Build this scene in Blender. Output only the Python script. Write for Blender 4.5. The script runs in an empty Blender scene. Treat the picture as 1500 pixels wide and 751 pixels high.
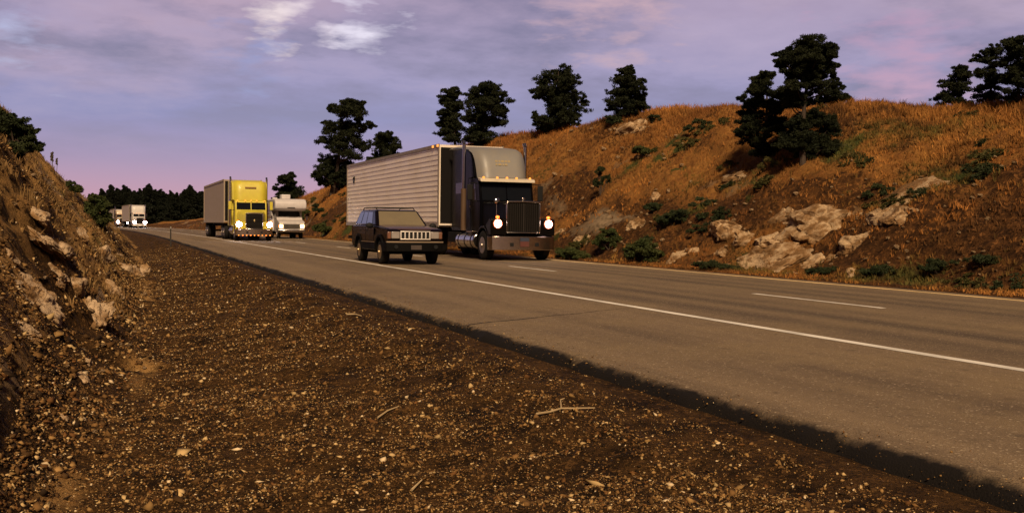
import bpy, math, random
import numpy as np
from mathutils import Matrix, Vector, noise as mnoise

random.seed(7)
C = bpy.context.scene.collection
SC = bpy.context.scene
R = math.radians

# ------------------------------------------------------------------ camera
F, TH, PITCH, ROLL, EYE = 1492.46, R(21.60), R(1.711), R(0.7), 1.176   # focal length in photo pixels (1500 wide)
ct, st, cp, sp = math.cos(TH), math.sin(TH), math.cos(PITCH), math.sin(PITCH)
FWD = np.array([st * cp, ct * cp, -sp])
RT0 = np.array([ct, -st, 0.0])
UP0 = np.cross(RT0, FWD)
cr, sr = math.cos(ROLL), math.sin(ROLL)
RT = cr * RT0 + sr * UP0
UP = -sr * RT0 + cr * UP0
cam = bpy.data.cameras.new('camera')
cam.lens = 36.0 * F / 1500.0
cam.sensor_width = 36.0
cam.clip_start = 0.05
cam.clip_end = 6000
co = bpy.data.objects.new('camera', cam)
C.objects.link(co)
co.matrix_world = Matrix(((RT[0], UP[0], -FWD[0], 0), (RT[1], UP[1], -FWD[1], 0), (RT[2], UP[2], -FWD[2], EYE), (0, 0, 0, 1)))
SC.camera = co
EYEP = np.array([0, 0, EYE])

def ray(px, py):
    v = FWD * F + RT * (px - 750.0) - UP * (py - 375.5)
    return v / np.linalg.norm(v)

# ------------------------------------------------------------------ numeric noise
def _h(a, b, seed):
    n = (a.astype(np.int64) * 374761393 + b.astype(np.int64) * 668265263 + seed * 1274126177) & 0x7fffffff
    n = ((n ^ (n >> 13)) * 1103515245 + 12345) & 0x7fffffff
    n = ((n ^ (n >> 15)) * 69069 + 1) & 0x7fffffff
    return (n & 0xffff) / 65535.0

def vnoise(x, y, seed=0):
    x = np.asarray(x, float); y = np.asarray(y, float)
    xi, yi = np.floor(x), np.floor(y)
    fx, fy = x - xi, y - yi
    fx = fx * fx * (3 - 2 * fx); fy = fy * fy * (3 - 2 * fy)
    a, b = _h(xi, yi, seed), _h(xi + 1, yi, seed)
    c, d = _h(xi, yi + 1, seed), _h(xi + 1, yi + 1, seed)
    return (a + (b - a) * fx) * (1 - fy) + (c + (d - c) * fx) * fy

def fbm(x, y, octv=4, seed=0, gain=0.5):
    t, a, n = 0.0, 1.0, 0.0
    for i in range(octv):
        t = t + a * (vnoise(x * 2 ** i + 17.3 * i, y * 2 ** i - 9.1 * i, seed + i) - 0.5)
        n += a; a *= gain
    return t / n * 2.0

def sstep(a, b, x):
    t = np.clip((x - a) / (b - a), 0, 1)
    return t * t * (3 - 2 * t)

# ------------------------------------------------------------------ terrain
U_EDGE, U_WHITE, U_DASH, U_YEL, U_FAR = 4.02, 7.25, 10.91, 14.57, 15.25
def off(s):
    d = np.maximum(0.0, np.asarray(s, float) - 70.0)
    return -d * d / 3900.0
def slope_of(s):
    return -max(0.0, s - 70.0) / 1950.0

S_D = np.array([-60, 4, 7, 11, 15, 34, 60, 100, 130, 300]); X_D = np.array([-.3, -.3, -.08, .4, .65, 1.1, 1.5, 1.95, 2.2, 2.2])
S_C = np.array([-60, 10, 36, 46, 59, 75, 95, 105, 118, 140, 300])
X_C = np.array([-3.4, -3.4, -3.15, -2.6, -2.0, -1.55, -.45, .4, 1.0, .8, .8])
Z_C = np.array([4.7, 4.6, 4.3, 3.75, 2.9, 2.5, 1.5, .6, .0, -.25, -.3])
S_R = np.array([-60, 18, 23, 27, 31, 40, 47, 53, 62, 74, 95, 117, 137, 153, 200, 260, 330, 500])
Z_R = np.array([4.6, 4.9, 5.0, 5.25, 5.7, 6.6, 7.0, 6.9, 7.25, 7.15, 6.6, 5.6, 4.5, 3.8, 2.5, 1.4, .7, .2])

def z_left(s, u):
    s = np.asarray(s, float); u = np.asarray(u, float)
    xd, xc, zc = np.interp(s, S_D, X_D), np.interp(s, S_C, X_C), np.interp(s, S_C, Z_C)
    zd = -0.47
    # verge between pavement toe and ditch
    tv = np.clip((3.76 - u) / (3.76 - xd), 0, 1)
    zv = -0.10 + (zd + 0.10) * sstep(0, 1, tv) ** 0.8
    zv = np.where(u > 3.76, -0.10 - 0.1 * (u - 3.76), zv)
    tb = (xd - u) / np.maximum(0.3, xd - xc)
    tbc = np.clip(tb, 0, 1)
    shape = np.where(tbc < 0.2, 2.2 * tbc * tbc, 0.088 + (tbc - 0.2) * 1.14)
    over = np.clip((shape - 0.88) / 0.2, 0, 1)
    shape = shape - over * over * 0.06
    zb = zd + (zc - zd) * shape
    back = np.maximum(0, xc - u)
    zb = zb + np.where(tb > 1, 0.9 * (1 - np.exp(-back / 3.0)) * np.clip((zc + .3) / 4, 0, 1) * 0.35, 0)
    z = np.where(u >= xd, zv, zb)
    k = sstep(0.0, 0.35, tb)
    rough = fbm(s * .35, u * .35, 3, 3) * .5 + fbm(s * 1.3, u * 1.3, 4, 11) * .26 + np.abs(fbm(s * .9 + u * .5, u * 2.2, 3, 23)) * .22
    hk = np.clip((zc + .3) / 3.5, .15, 1)
    z = z + k * rough * 1.05 * hk
    led = sstep(.08, .2, tb) * (1 - sstep(.6, .8, tb)) * np.clip(fbm(s * .2, u * .2, 2, 183) * 1.4 + .5, 0, 1)
    z = z + led * (np.floor((z + fbm(s * .6, u * .6, 2, 177) * .35) / .42) * .42 + .21 - z) * .6 * hk
    g = sstep(0.0, .5, 3.65 - u)
    z = z + g * (fbm(s * 1.5, u * .6 + s * .4, 3, 31) * .10 + fbm(s * 4, u * 4, 3, 37) * .035)
    # faint windrow of gravel beside the pavement
    z = z + .035 * np.exp(-((u - 2.95) / .22) ** 2) * (1 + fbm(s * .8, s * 0 + 3, 2, 5))
    d = np.maximum(0, -40 - u)
    return z - d * 0.25

def z_right(s, u):
    s = np.asarray(s, float); u = np.asarray(u, float)
    zc = np.interp(s, S_R, Z_R)
    uc = 26.0 + fbm(s * .06, s * 0 + 1.5, 2, 51) * .8
    u0 = 16.5 + fbm(s * .15, s * 0 + 8.5, 2, 57) * .35
    t = np.clip((u - u0) / (uc - u0), 0, 1.0)
    shape = 1 - (1 - t) ** 1.42
    z = zc * shape
    verge = -0.03 + .05 * sstep(15.3, 16.2, u)
    z = z + verge
    k = sstep(0.0, 0.12, t)
    rough = fbm(s * .22, u * .3, 3, 61) * .75 + fbm(s * .8, u * .9, 4, 67) * .32 + np.abs(fbm(s * .55, u * 1.6, 3, 71)) * .35
    calm = 1 - .45 * sstep(.75, 1.0, t)
    z = z + k * rough * .85 * calm * np.clip(zc / 6, .2, 1)
    # ledges in the lower rock
    led = sstep(.1, .2, t) * (1 - sstep(.45, .6, t)) * np.clip(fbm(s * .12, u * .1, 2, 83) + .55, 0, 1)
    z = z + led * (np.floor((z + fbm(s * .5, u * .5, 2, 77) * .3) / .5) * .5 + .25 - z) * .45
    z = z + fbm(s * 3.5, u * 3.5, 2, 91) * .05 * sstep(15.6, 16.6, u)
    d = np.maximum(0, u - 75)
    return z - d * .22

def height(x, y):
    u = x - off(y)
    if u < U_EDGE: return float(z_left(y, u))
    if u > U_FAR: return float(z_right(y, u))
    return 0.0

def hit(px, py, tmin=2.0, tmax=420.0):
    d = ray(px, py)
    t = np.concatenate([np.arange(tmin, 60, .05), np.arange(60, tmax, .25)])
    x, y, z = d[0] * t, d[1] * t, EYE + d[2] * t
    u = x - off(y)
    h = np.where(u < U_EDGE, z_left(y, u), np.where(u > U_FAR, z_right(y, u), 0.0))
    i = np.argmax(z <= h)
    if (z[i] > h[i] or t[i] > 240) and py < 320: return hit(px, py + 2, tmin, tmax)   # over the skyline: step down onto it
    if z[i] > h[i]: i = len(t) - 1
    return np.array([x[i], y[i], h[i]])

def depth(p):
    return float(np.dot(np.asarray(p) - EYEP, FWD))

# ------------------------------------------------------------------ materials
MATS = {}
def nodes(m):
    m.use_nodes = True
    nt = m.node_tree
    return nt, nt.nodes, nt.links, nt.nodes['Principled BSDF']

def mix_rgb(nt, a, b, fac, blend='MIX'):
    n = nt.nodes.new('ShaderNodeMix'); n.data_type = 'RGBA'; n.blend_type = blend
    for sock, v in ((6, a), (7, b), (0, fac)):
        if isinstance(v, bpy.types.NodeSocket): nt.links.new(v, n.inputs[sock])
        elif sock == 0: n.inputs[0].default_value = v
        else: n.inputs[sock].default_value = (*v[:3], 1)
    return n.outputs[2]

def noise_tex(nt, vec, scale, detail=4, rough=.55):
    n = nt.nodes.new('ShaderNodeTexNoise')
    n.inputs['Scale'].default_value = scale; n.inputs['Detail'].default_value = detail; n.inputs['Roughness'].default_value = rough
    if vec is not None: nt.links.new(vec, n.inputs['Vector'])
    return n.outputs['Fac']

def ramp(nt, fac, lo, hi, a=(0, 0, 0), b=(1, 1, 1)):
    n = nt.nodes.new('ShaderNodeValToRGB')
    n.color_ramp.elements[0].position = lo; n.color_ramp.elements[1].position = hi
    n.color_ramp.elements[0].color = (*a, 1); n.color_ramp.elements[1].color = (*b, 1)
    nt.links.new(fac, n.inputs[0])
    return n.outputs[0]

def bump(nt, h, strength, dist, normal=None):
    n = nt.nodes.new('ShaderNodeBump')
    n.inputs['Strength'].default_value = strength; n.inputs['Distance'].default_value = dist
    nt.links.new(h, n.inputs['Height'])
    if normal is not None: nt.links.new(normal, n.inputs['Normal'])
    return n.outputs[0]

def coords(nt, which='Object'):
    n = nt.nodes.new('ShaderNodeTexCoord')
    return n.outputs[which]

def paint(name, col, rough=.35, metal=0.0, coat=0.0, dirt=.25, dirtcol=(.10, .07, .045), scale=3.0, emit=None, estr=0.0, spec=None):
    if name in MATS: return MATS[name]
    m = bpy.data.materials.new(name)
    nt, N, L, b = nodes(m)
    v = coords(nt)
    n1 = noise_tex(nt, v, scale, 6, .65)
    f = ramp(nt, n1, .42, .75)
    mul = N.new('ShaderNodeMath'); mul.operation = 'MULTIPLY'; mul.inputs[1].default_value = dirt
    L.new(f, mul.inputs[0])
    L.new(mix_rgb(nt, col, dirtcol, mul.outputs[0]), b.inputs['Base Color'])
    r = N.new('ShaderNodeMapRange'); r.inputs['To Min'].default_value = rough * .85; r.inputs['To Max'].default_value = min(1, rough * 1.35 + .05)
    L.new(n1, r.inputs['Value']); L.new(r.outputs[0], b.inputs['Roughness'])
    b.inputs['Metallic'].default_value = metal
    b.inputs['Coat Weight'].default_value = coat
    b.inputs['Coat Roughness'].default_value = .08
    if emit:
        b.inputs['Emission Color'].default_value = (*emit, 1); b.inputs['Emission Strength'].default_value = estr
    if spec is not None: b.inputs['Specular IOR Level'].default_value = spec
    MATS[name] = m
    return m

def leaf_mat(name, col, col2, trans=.15):
    m = bpy.data.materials.new(name)
    nt, N, L, b = nodes(m)
    v = coords(nt)
    n1 = noise_tex(nt, v, 1.7, 3)
    n2 = noise_tex(nt, v, 14, 2)
    c = mix_rgb(nt, col, col2, ramp(nt, n1, .35, .65))
    c = mix_rgb(nt, c, [x * .45 for x in col], ramp(nt, n2, .45, .7))
    L.new(c, b.inputs['Base Color'])
    b.inputs['Roughness'].default_value = .75
    b.inputs['Specular IOR Level'].default_value = .2
    MATS[name] = m
    return m

def attr_leaf_mat(name):
    m = bpy.data.materials.new(name)
    nt, N, L, b = nodes(m)
    a = N.new('ShaderNodeAttribute'); a.attribute_name = 'tint'
    L.new(a.outputs['Color'], b.inputs['Base Color'])
    b.inputs['Roughness'].default_value = .85
    b.inputs['Specular IOR Level'].default_value = .15
    MATS[name] = m
    return m

# ------------------------------------------------------------------ mesh helpers
def tag(o, label=None, cat=None, group=None, kind=None):
    if label: o['label'] = label
    if cat: o['category'] = cat
    if group: o['group'] = group
    if kind: o['kind'] = kind
    return o

def empty(name, loc, rz=0.0):
    o = bpy.data.objects.new(name, None)
    o.empty_display_size = .2
    C.objects.link(o)
    o.location = [float(a) for a in loc]; o.rotation_euler = (0, 0, rz)
    return o

class MB:
    def __init__(self): self.v, self.f = [], []
    def add(self, vs, fs):
        k = len(self.v)
        self.v += [tuple(float(c) for c in p) for p in vs]
        self.f += [tuple(i + k for i in f) for f in fs]
        return self
    def hexa(self, p):   # p: 4 bottom (ccw from above) then 4 top
        return self.add(p, [(3, 2, 1, 0), (4, 5, 6, 7), (0, 1, 5, 4), (1, 2, 6, 5), (2, 3, 7, 6), (3, 0, 4, 7)])
    def box(self, x0, x1, y0, y1, z0, z1):
        return self.hexa([(x0, y0, z0), (x1, y0, z0), (x1, y1, z0), (x0, y1, z0), (x0, y0, z1), (x1, y0, z1), (x1, y1, z1), (x0, y1, z1)])
    def cyl(self, p0, p1, r0, r1=None, n=14):
        if r1 is None: r1 = r0
        p0, p1 = Vector(p0), Vector(p1)
        d = (p1 - p0).normalized()
        a = d.orthogonal().normalized(); b = d.cross(a)
        vs = []
        for p, r in ((p0, r0), (p1, r1)):
            for i in range(n):
                t = 2 * math.pi * i / n
                vs.append(p + a * math.cos(t) * r + b * math.sin(t) * r)
        fs = [(i, (i + 1) % n, n + (i + 1) % n, n + i) for i in range(n)]
        fs += [tuple(range(n - 1, -1, -1)), tuple(range(n, 2 * n))]
        return self.add(vs, fs)
    def tube(self, pts, radii, n=7):
        for i in range(len(pts) - 1):
            self.cyl(pts[i], pts[i + 1], radii[i], radii[i + 1], n)
        return self
    def prism(self, poly, x0, x1):   # poly of (y, z), extruded along x
        n = len(poly)
        vs = [(x0, y, z) for y, z in poly] + [(x1, y, z) for y, z in poly]
        fs = [tuple(range(n)), tuple(range(2 * n - 1, n - 1, -1))]
        fs += [(i, n + i, n + (i + 1) % n, (i + 1) % n) for i in range(n)]
        return self.add(vs, fs)
    def loft(self, rings, caps=True):
        n = len(rings[0])
        vs = [p for r in rings for p in r]
        fs = []
        for k in range(len(rings) - 1):
            for i in range(n):
                j = (i + 1) % n
                fs.append((k * n + i, k * n + j, (k + 1) * n + j, (k + 1) * n + i))
        if caps:
            fs += [tuple(range(n - 1, -1, -1)), tuple(range((len(rings) - 1) * n, len(rings) * n))]
        return self.add(vs, fs)
    def sheet(self, rows):
        n = len(rows[0])
        vs = [p for r in rows for p in r]
        fs = [(k * n + i, k * n + i + 1, (k + 1) * n + i + 1, (k + 1) * n + i) for k in range(len(rows) - 1) for i in range(n - 1)]
        return self.add(vs, fs)
    def ball(self, c, rx, ry=None, rz=None, n=14, m=8):
        ry = ry or rx; rz = rz or rx
        rings = []
        for k in range(m + 1):
            t = math.pi * (k + .02) / (m + .04) if m else 0
            rings.append([(c[0] + rx * math.sin(t) * math.cos(2 * math.pi * i / n), c[1] + ry * math.sin(t) * math.sin(2 * math.pi * i / n), c[2] - rz * math.cos(t)) for i in range(n)])
        return self.loft(rings)
    def mesh(self, name):
        me = bpy.data.meshes.new(name)
        me.from_pydata(self.v, [], self.f)
        me.update()
        import bmesh
        bm = bmesh.new(); bm.from_mesh(me)
        bmesh.ops.recalc_face_normals(bm, faces=bm.faces)
        bm.to_mesh(me); bm.free()
        return me
    def build(self, name, mat, parent=None, bevel=0.0, seg=2, smooth=40, loc=None):
        me = self.mesh(name)
        if mat: me.materials.append(mat)
        if smooth:
            me.polygons.foreach_set('use_smooth', [True] * len(me.polygons))
            me.set_sharp_from_angle(angle=R(smooth))
        return put(name, me, parent, bevel, seg, loc)

def put(name, me, parent=None, bevel=0, seg=2, loc=None):
    o = bpy.data.objects.new(name, me)
    C.objects.link(o)
    if parent: o.parent = parent
    if loc: o.location = loc
    if bevel:
        b = o.modifiers.new('bevel', 'BEVEL')
        b.width = bevel; b.segments = seg; b.limit_method = 'ANGLE'; b.angle_limit = R(35)
        b.harden_normals = False
    return o

def np_mesh(name, V, Fq, mat, tint=None, smooth=False, k=None):
    """numpy verts (n,3), faces (m,k)"""
    V = np.asarray(V, np.float32); Fq = np.asarray(Fq, np.int32)
    k = Fq.shape[1]; m = len(Fq)
    me = bpy.data.meshes.new(name)
    me.vertices.add(len(V)); me.vertices.foreach_set('co', V.ravel())
    me.loops.add(m * k); me.loops.foreach_set('vertex_index', Fq.ravel())
    me.polygons.add(m)
    me.polygons.foreach_set('loop_start', np.arange(0, m * k, k, dtype=np.int32))
    if smooth: me.polygons.foreach_set('use_smooth', np.ones(m, bool))
    if tint is not None:
        a = me.attributes.new('tint', 'FLOAT_COLOR', 'POINT')
        a.data.foreach_set('color', np.concatenate([np.asarray(tint, np.float32), np.ones((len(V), 1), np.float32)], 1).ravel())
    me.update(calc_edges=True); me.validate()
    if mat: me.materials.append(mat)
    return me

def copy_tree(o, parent=None):
    c = o.copy(); C.objects.link(c)
    if parent: c.parent = parent
    for ch in list(o.children): copy_tree(ch, c)
    return c

# ------------------------------------------------------------------ ground sheets
def srange(lo, near, hi, d0, k):
    out = [lo]
    while out[-1] < hi:
        out.append(out[-1] + max(d0 if out[-1] > near else d0 * 4, k * abs(out[-1])))
    return np.array(out)

def grid_sheet(name, s, u, zf, mat, maskf):
    S, U = np.meshgrid(s, u, indexing='ij')
    Z = zf(S, U)
    V = np.stack([U + off(S), S, Z], -1).reshape(-1, 3)
    ns, nu = len(s), len(u)
    i = np.arange(ns * nu).reshape(ns, nu)
    Fq = np.stack([i[:-1, :-1], i[:-1, 1:], i[1:, 1:], i[1:, :-1]], -1).reshape(-1, 4)
    me = np_mesh(name, V, Fq, mat, maskf(S, U, Z).reshape(-1, 3), smooth=True)
    return tag(put(name, me), kind='structure')

def soil_mat(name, soil, soil2, grass, grass2, green, rock, fine=40.0, bumpd=.05):
    """mask attribute: R dry grass cover, G green growth, B bare rock"""
    m = bpy.data.materials.new(name)
    nt, N, L, b = nodes(m)
    v = coords(nt)
    a = N.new('ShaderNodeAttribute'); a.attribute_name = 'tint'
    sep = N.new('ShaderNodeSeparateColor'); L.new(a.outputs['Color'], sep.inputs[0])
    n_big = noise_tex(nt, v, .5, 5); n_mid = noise_tex(nt, v, 3.2, 6, .65); n_fine = noise_tex(nt, v, fine, 4, .7)
    vo = N.new('ShaderNodeTexVoronoi'); vo.inputs['Scale'].default_value = fine * .55; L.new(v, vo.inputs['Vector'])
    c = mix_rgb(nt, soil, soil2, ramp(nt, n_mid, .38, .62))
    c = mix_rgb(nt, c, [x * 1.9 for x in soil2], ramp(nt, vo.outputs['Color'], .72, .9))
    c = mix_rgb(nt, c, [x * .35 for x in soil], ramp(nt, n_fine, .5, .68))
    gcol = mix_rgb(nt, grass, grass2, ramp(nt, n_mid, .4, .6))
    gcol = mix_rgb(nt, gcol, [x * .5 for x in grass2], ramp(nt, n_fine, .5, .7))
    def edge(sock, w):
        ad = N.new('ShaderNodeMath'); ad.operation = 'MULTIPLY_ADD'; ad.inputs[1].default_value = w; L.new(n_mid, ad.inputs[0])
        L.new(sock, ad.inputs[2])
        return ramp(nt, ad.outputs[0], .5 + w * .35, .5 + w * .65)
    c = mix_rgb(nt, c, gcol, edge(sep.outputs[0], .9))
    c = mix_rgb(nt, c, green, edge(sep.outputs[1], .6))
    rk = mix_rgb(nt, rock, [x * .45 for x in rock], ramp(nt, n_mid, .45, .65))
    c = mix_rgb(nt, c, rk, edge(sep.outputs[2], .7))
    L.new(c, b.inputs['Base Color'])
    b.inputs['Roughness'].default_value = .95
    b.inputs['Specular IOR Level'].default_value = .1
    h1 = bump(nt, n_mid, .8, bumpd * 3)
    h2 = bump(nt, vo.outputs['Distance'], .7, bumpd * .5, h1)
    L.new(bump(nt, n_fine, .9, bumpd, h2), b.inputs['Normal'])
    return m

def mask_left(S, U, Z):
    xd = np.interp(S, S_D, X_D)
    bank = sstep(-.1, 1.2, xd - U)
    g = bank * np.clip(.48 + fbm(S * .35, U * .5, 4, 101) * .8 + .3 * sstep(1.8, 3.3, Z), 0, 1)
    sand = np.exp(-((U - xd + .12) / .30) ** 2) * np.clip(.75 + fbm(S * .8, U * 1.5, 3, 109), 0, 1) * sstep(3, 6, S)
    g = np.clip(np.maximum(g * 1.1, sand * .6), 0, 1)
    gr = bank * np.clip(fbm(S * .3, U * .5, 3, 107) * 1.2 - .25, 0, 1) * .8
    rk = bank * np.clip(fbm(S * .5, U * .7, 4, 113) * 1.7 + .3, 0, 1) * (1 - sstep(2.6, 3.3, Z)) * .85
    return np.stack([g, gr, rk], -1)

def green_mask(S, U):
    t = (U - 16.5) / 9.5
    low = np.clip(fbm(S * .22, U * .4, 3, 131) + .35, 0, 1) * sstep(15.4, 15.9, U) * (1 - sstep(16.8, 18.2, U))
    mid = np.clip(fbm(S * .16, U * .3, 3, 137) * 1.8 + .05, 0, 1) * .8 * sstep(16.5, 18, U) * (1 - sstep(22, 25.5, U))
    spot = 0
    for (sx, ux, r) in GREEN_SPOTS:
        spot = spot + np.exp(-((S - sx) ** 2 + ((U - ux) * 1.4) ** 2) / (r * r))
    return np.clip(low * .9 + mid + spot, 0, 1)

GREEN_SPOTS = []
for px, py, r in ((970, 232, 1.3), (1245, 212, 1.1), (1000, 240, .9), (930, 245, .8), (1010, 310, .9), (1130, 260, .8)):
    p = hit(px, py); GREEN_SPOTS.append((p[1], p[0] - float(off(p[1])), r))

def mask_right(S, U, Z):
    t = (U - 16.5) / 9.5
    g = np.clip(.15 + sstep(.15, .8, t) * .75 + fbm(S * .14, U * .3, 4, 121) * .75, 0, 1)
    gr = green_mask(S, U) * .8 * np.clip(.55 + fbm(S * 1.1, U * 1.6, 3, 139) * 1.5, 0, 1)
    rk = sstep(.0, .15, t) * (1 - sstep(.45, .75, t)) * np.clip(fbm(S * .2, U * .45, 4, 127) * 1.6 + .05, 0, 1) * .75
    return np.stack([g, gr, rk], -1)

M_verge = soil_mat('gravelly_soil', (.017, .0085, .0033), (.085, .042, .0135), (.44, .25, .09), (.29, .155, .052), (.05, .055, .018), (.38, .26, .16), 60, .035)
M_hill = soil_mat('hill_soil', (.040, .018, .007), (.125, .054, .017), (.34, .16, .042), (.22, .092, .026), (.055, .065, .018), (.31, .22, .135), 24, .07)

s_l = srange(-14, -1, 330, .07, .0062)
u_l = np.concatenate([np.array([-75, -60, -45, -34, -26, -20, -15, -12, -9.5, -8, -6.8, -6]), np.arange(-5.4, 3.98, .085), [4.0]])
grid_sheet('verge', s_l, u_l, z_left, M_verge, mask_left)
s_r = srange(-30, 6, 420, .16, .0062)
u_r = np.concatenate([[15.12], np.arange(15.3, 28, .14), np.array([28.3, 28.8, 29.5, 30.5, 32, 34, 37, 41, 47, 55, 65, 75, 90, 110])])
grid_sheet('hillside', s_r, u_r, z_right, M_hill, mask_right)
far = MB().sheet([[(-2500, -600, -1.4), (2500, -600, -1.4)], [(-2500, 4500, -1.4), (2500, 4500, -1.4)]])
fo = far.build('ground', soil_mat('plain_soil', (.07, .04, .018), (.11, .06, .026), (.2, .11, .04), (.15, .08, .03), (.05, .055, .018), (.3, .2, .13), 2.0, .2))
tag(fo, kind='structure')
me = fo.data
a = me.attributes.new('tint', 'FLOAT_COLOR', 'POINT')
a.data.foreach_set('color', [.6, .1, 0, 1] * len(me.vertices))

# ------------------------------------------------------------------ road
def asphalt():
    m = bpy.data.materials.new('asphalt')
    nt, N, L, b = nodes(m)
    uv = N.new('ShaderNodeUVMap'); uv.uv_map = 'track'
    sx = N.new('ShaderNodeSeparateXYZ'); L.new(uv.outputs[0], sx.inputs[0])
    v = coords(nt)
    # streaks along the lanes: noise of (u*k, s*small)
    mp = N.new('ShaderNodeMapping'); mp.inputs['Scale'].default_value = (1.5, .045, 1); L.new(uv.outputs[0], mp.inputs[0])
    streak = noise_tex(nt, mp.outputs[0], 1.0, 5, .6)
    blot = noise_tex(nt, v, .55, 5, .6)
    mid = noise_tex(nt, v, 7, 5, .6)
    grit = noise_tex(nt, v, 110, 3, .8)
    vo = N.new('ShaderNodeTexVoronoi'); vo.inputs['Scale'].default_value = 75; L.new(v, vo.inputs['Vector'])
    c = mix_rgb(nt, (.235, .165, .100), (.125, .087, .056), ramp(nt, streak, .35, .68))
    c = mix_rgb(nt, c, (.235, .165, .092), ramp(nt, blot, .46, .70))
    # wheel tracks and oil strip in each lane
    def track(centre, width, amt, col):
        nonlocal c
        d = N.new('ShaderNodeMath'); d.operation = 'SUBTRACT'; d.inputs[1].default_value = centre; L.new(sx.outputs[0], d.inputs[0])
        wob = N.new('ShaderNodeMath'); wob.operation = 'MULTIPLY_ADD'; wob.inputs[1].default_value = .5; L.new(streak, wob.inputs[0]); L.new(d.outputs[0], wob.inputs[2])
        ab = N.new('ShaderNodeMath'); ab.operation = 'ABSOLUTE'; L.new(wob.outputs[0], ab.inputs[0])
        mr = N.new('ShaderNodeMapRange'); mr.inputs['From Min'].default_value = 0; mr.inputs['From Max'].default_value = width
        mr.inputs['To Min'].default_value = amt; mr.inputs['To Max'].default_value = 0; L.new(ab.outputs[0], mr.inputs['Value'])
        c = mix_rgb(nt, c, col, mr.outputs[0])
    for cc, w, am in ((8.45, .55, .45), (9.35, .5, .8), (10.2, .45, .35), (12.1, .45, .65), (12.9, .4, .5), (13.7, .5, .35)):
        track(cc, w, am, (.058, .042, .032))
    c = mix_rgb(nt, c, (.055, .039, .026), ramp(nt, grit, .46, .66))
    c = mix_rgb(nt, c, (.40, .31, .21), ramp(nt, vo.outputs['Color'], .80, .95))
    c = mix_rgb(nt, c, (.075, .054, .035), ramp(nt, mid, .56, .78))
    # ragged near-black edge of the slab, painted from the slab's own side inwards
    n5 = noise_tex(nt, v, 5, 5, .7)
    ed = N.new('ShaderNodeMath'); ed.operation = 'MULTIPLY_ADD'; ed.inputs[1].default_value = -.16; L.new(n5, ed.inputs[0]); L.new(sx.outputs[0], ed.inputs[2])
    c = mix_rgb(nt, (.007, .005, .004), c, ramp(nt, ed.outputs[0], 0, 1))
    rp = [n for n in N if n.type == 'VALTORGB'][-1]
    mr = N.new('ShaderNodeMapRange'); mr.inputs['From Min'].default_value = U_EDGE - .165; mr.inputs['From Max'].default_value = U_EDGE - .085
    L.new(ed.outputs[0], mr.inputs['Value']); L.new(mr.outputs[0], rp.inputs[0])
    L.new(c, b.inputs['Base Color'])
    b.inputs['Roughness'].default_value = .86
    b.inputs['Specular IOR Level'].default_value = .22
    h = bump(nt, vo.outputs['Distance'], .5, .006)
    L.new(bump(nt, mid, .25, .02, h), b.inputs['Normal'])
    return m

s_road = np.concatenate([np.arange(-40, 70, .5), np.arange(70, 460, 3.0)])
prof = [(3.72, -.40), (3.82, -.24), (3.87, -.13), (3.91, -.062), (3.96, -.022), (4.03, -.005), (4.16, 0.0)]
prof += [(u, 0.0) for u in np.arange(4.5, 15.0, .75)] + [(15.05, 0.0), (15.2, -.02), (15.3, -.1), (15.34, -.3)]
pu = np.array([p[0] for p in prof]); pz = np.array([p[1] for p in prof])
s_fine = np.concatenate([np.arange(-20, 40, .12), np.arange(40, 100, .5), np.arange(100, 460, 3.0)])
S, U = np.meshgrid(s_fine, pu, indexing='ij')
Zr = np.broadcast_to(pz, S.shape).copy()
edgew = np.clip((4.16 - U) / .3, 0, 1) * (U < 4.1)
Uw = U + edgew * (fbm(S * .5, U * 0 + 2, 3, 211) * .06 + fbm(S * 3, U * 3, 3, 213) * .06)
Zr = Zr + edgew * fbm(S * 4, U * 5, 3, 217) * .03
V = np.stack([Uw + off(S), S, Zr], -1).reshape(-1, 3)
idx = np.arange(S.size).reshape(S.shape)
Fq = np.stack([idx[:-1, :-1], idx[:-1, 1:], idx[1:, 1:], idx[1:, :-1]], -1).reshape(-1, 4)
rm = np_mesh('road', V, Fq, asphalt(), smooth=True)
uvl = rm.uv_layers.new(name='track')
uu = np.stack([Uw.ravel(), S.ravel()], -1)[Fq.ravel()]
uvl.data.foreach_set('uv', uu.astype(np.float32).ravel())
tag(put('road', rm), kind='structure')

def strip(name, u0, u1, s, mat, z=.004, wob=0.0):
    rows = []
    for q in s:
        w = random.uniform(-wob, wob)
        rows.append([(u0 + w + float(off(q)), q, z), (u1 + w * .5 + float(off(q)), q, z)])
    return tag(MB().sheet(rows).build(name, mat, smooth=0), kind='structure')

def line_paint(name, col, worn):
    m = bpy.data.materials.new(name)
    nt, N, L, b = nodes(m)
    v = coords(nt)
    n1 = noise_tex(nt, v, 30, 5, .75); n2 = noise_tex(nt, v, 1.2, 3)
    c = mix_rgb(nt, col, [x * .62 for x in col], ramp(nt, n2, .4, .7))
    c = mix_rgb(nt, c, (.14, .10, .07), ramp(nt, n1, worn, worn + .18))
    L.new(c, b.inputs['Base Color']); b.inputs['Roughness'].default_value = .7
    return m
M_white = line_paint('white_line_paint', (.78, .72, .64), .58)
M_yel = line_paint('yellow_line_paint', (1.0, .70, .32), .70)
ss = np.concatenate([np.arange(-30, 60, .5), np.arange(60, 420, 3)])
strip('white_edge_line', U_WHITE - .075, U_WHITE + .075, ss, M_white, wob=.006)
strip('yellow_edge_line', U_YEL - .075, U_YEL + .075, ss, M_yel, wob=.006)
for k in range(-3, 24):
    s0 = 12.24 + 12.19 * k
    strip('lane_dash', U_DASH - .06, U_DASH + .06, np.linspace(s0, s0 + 3.35, 6), M_white)

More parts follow.
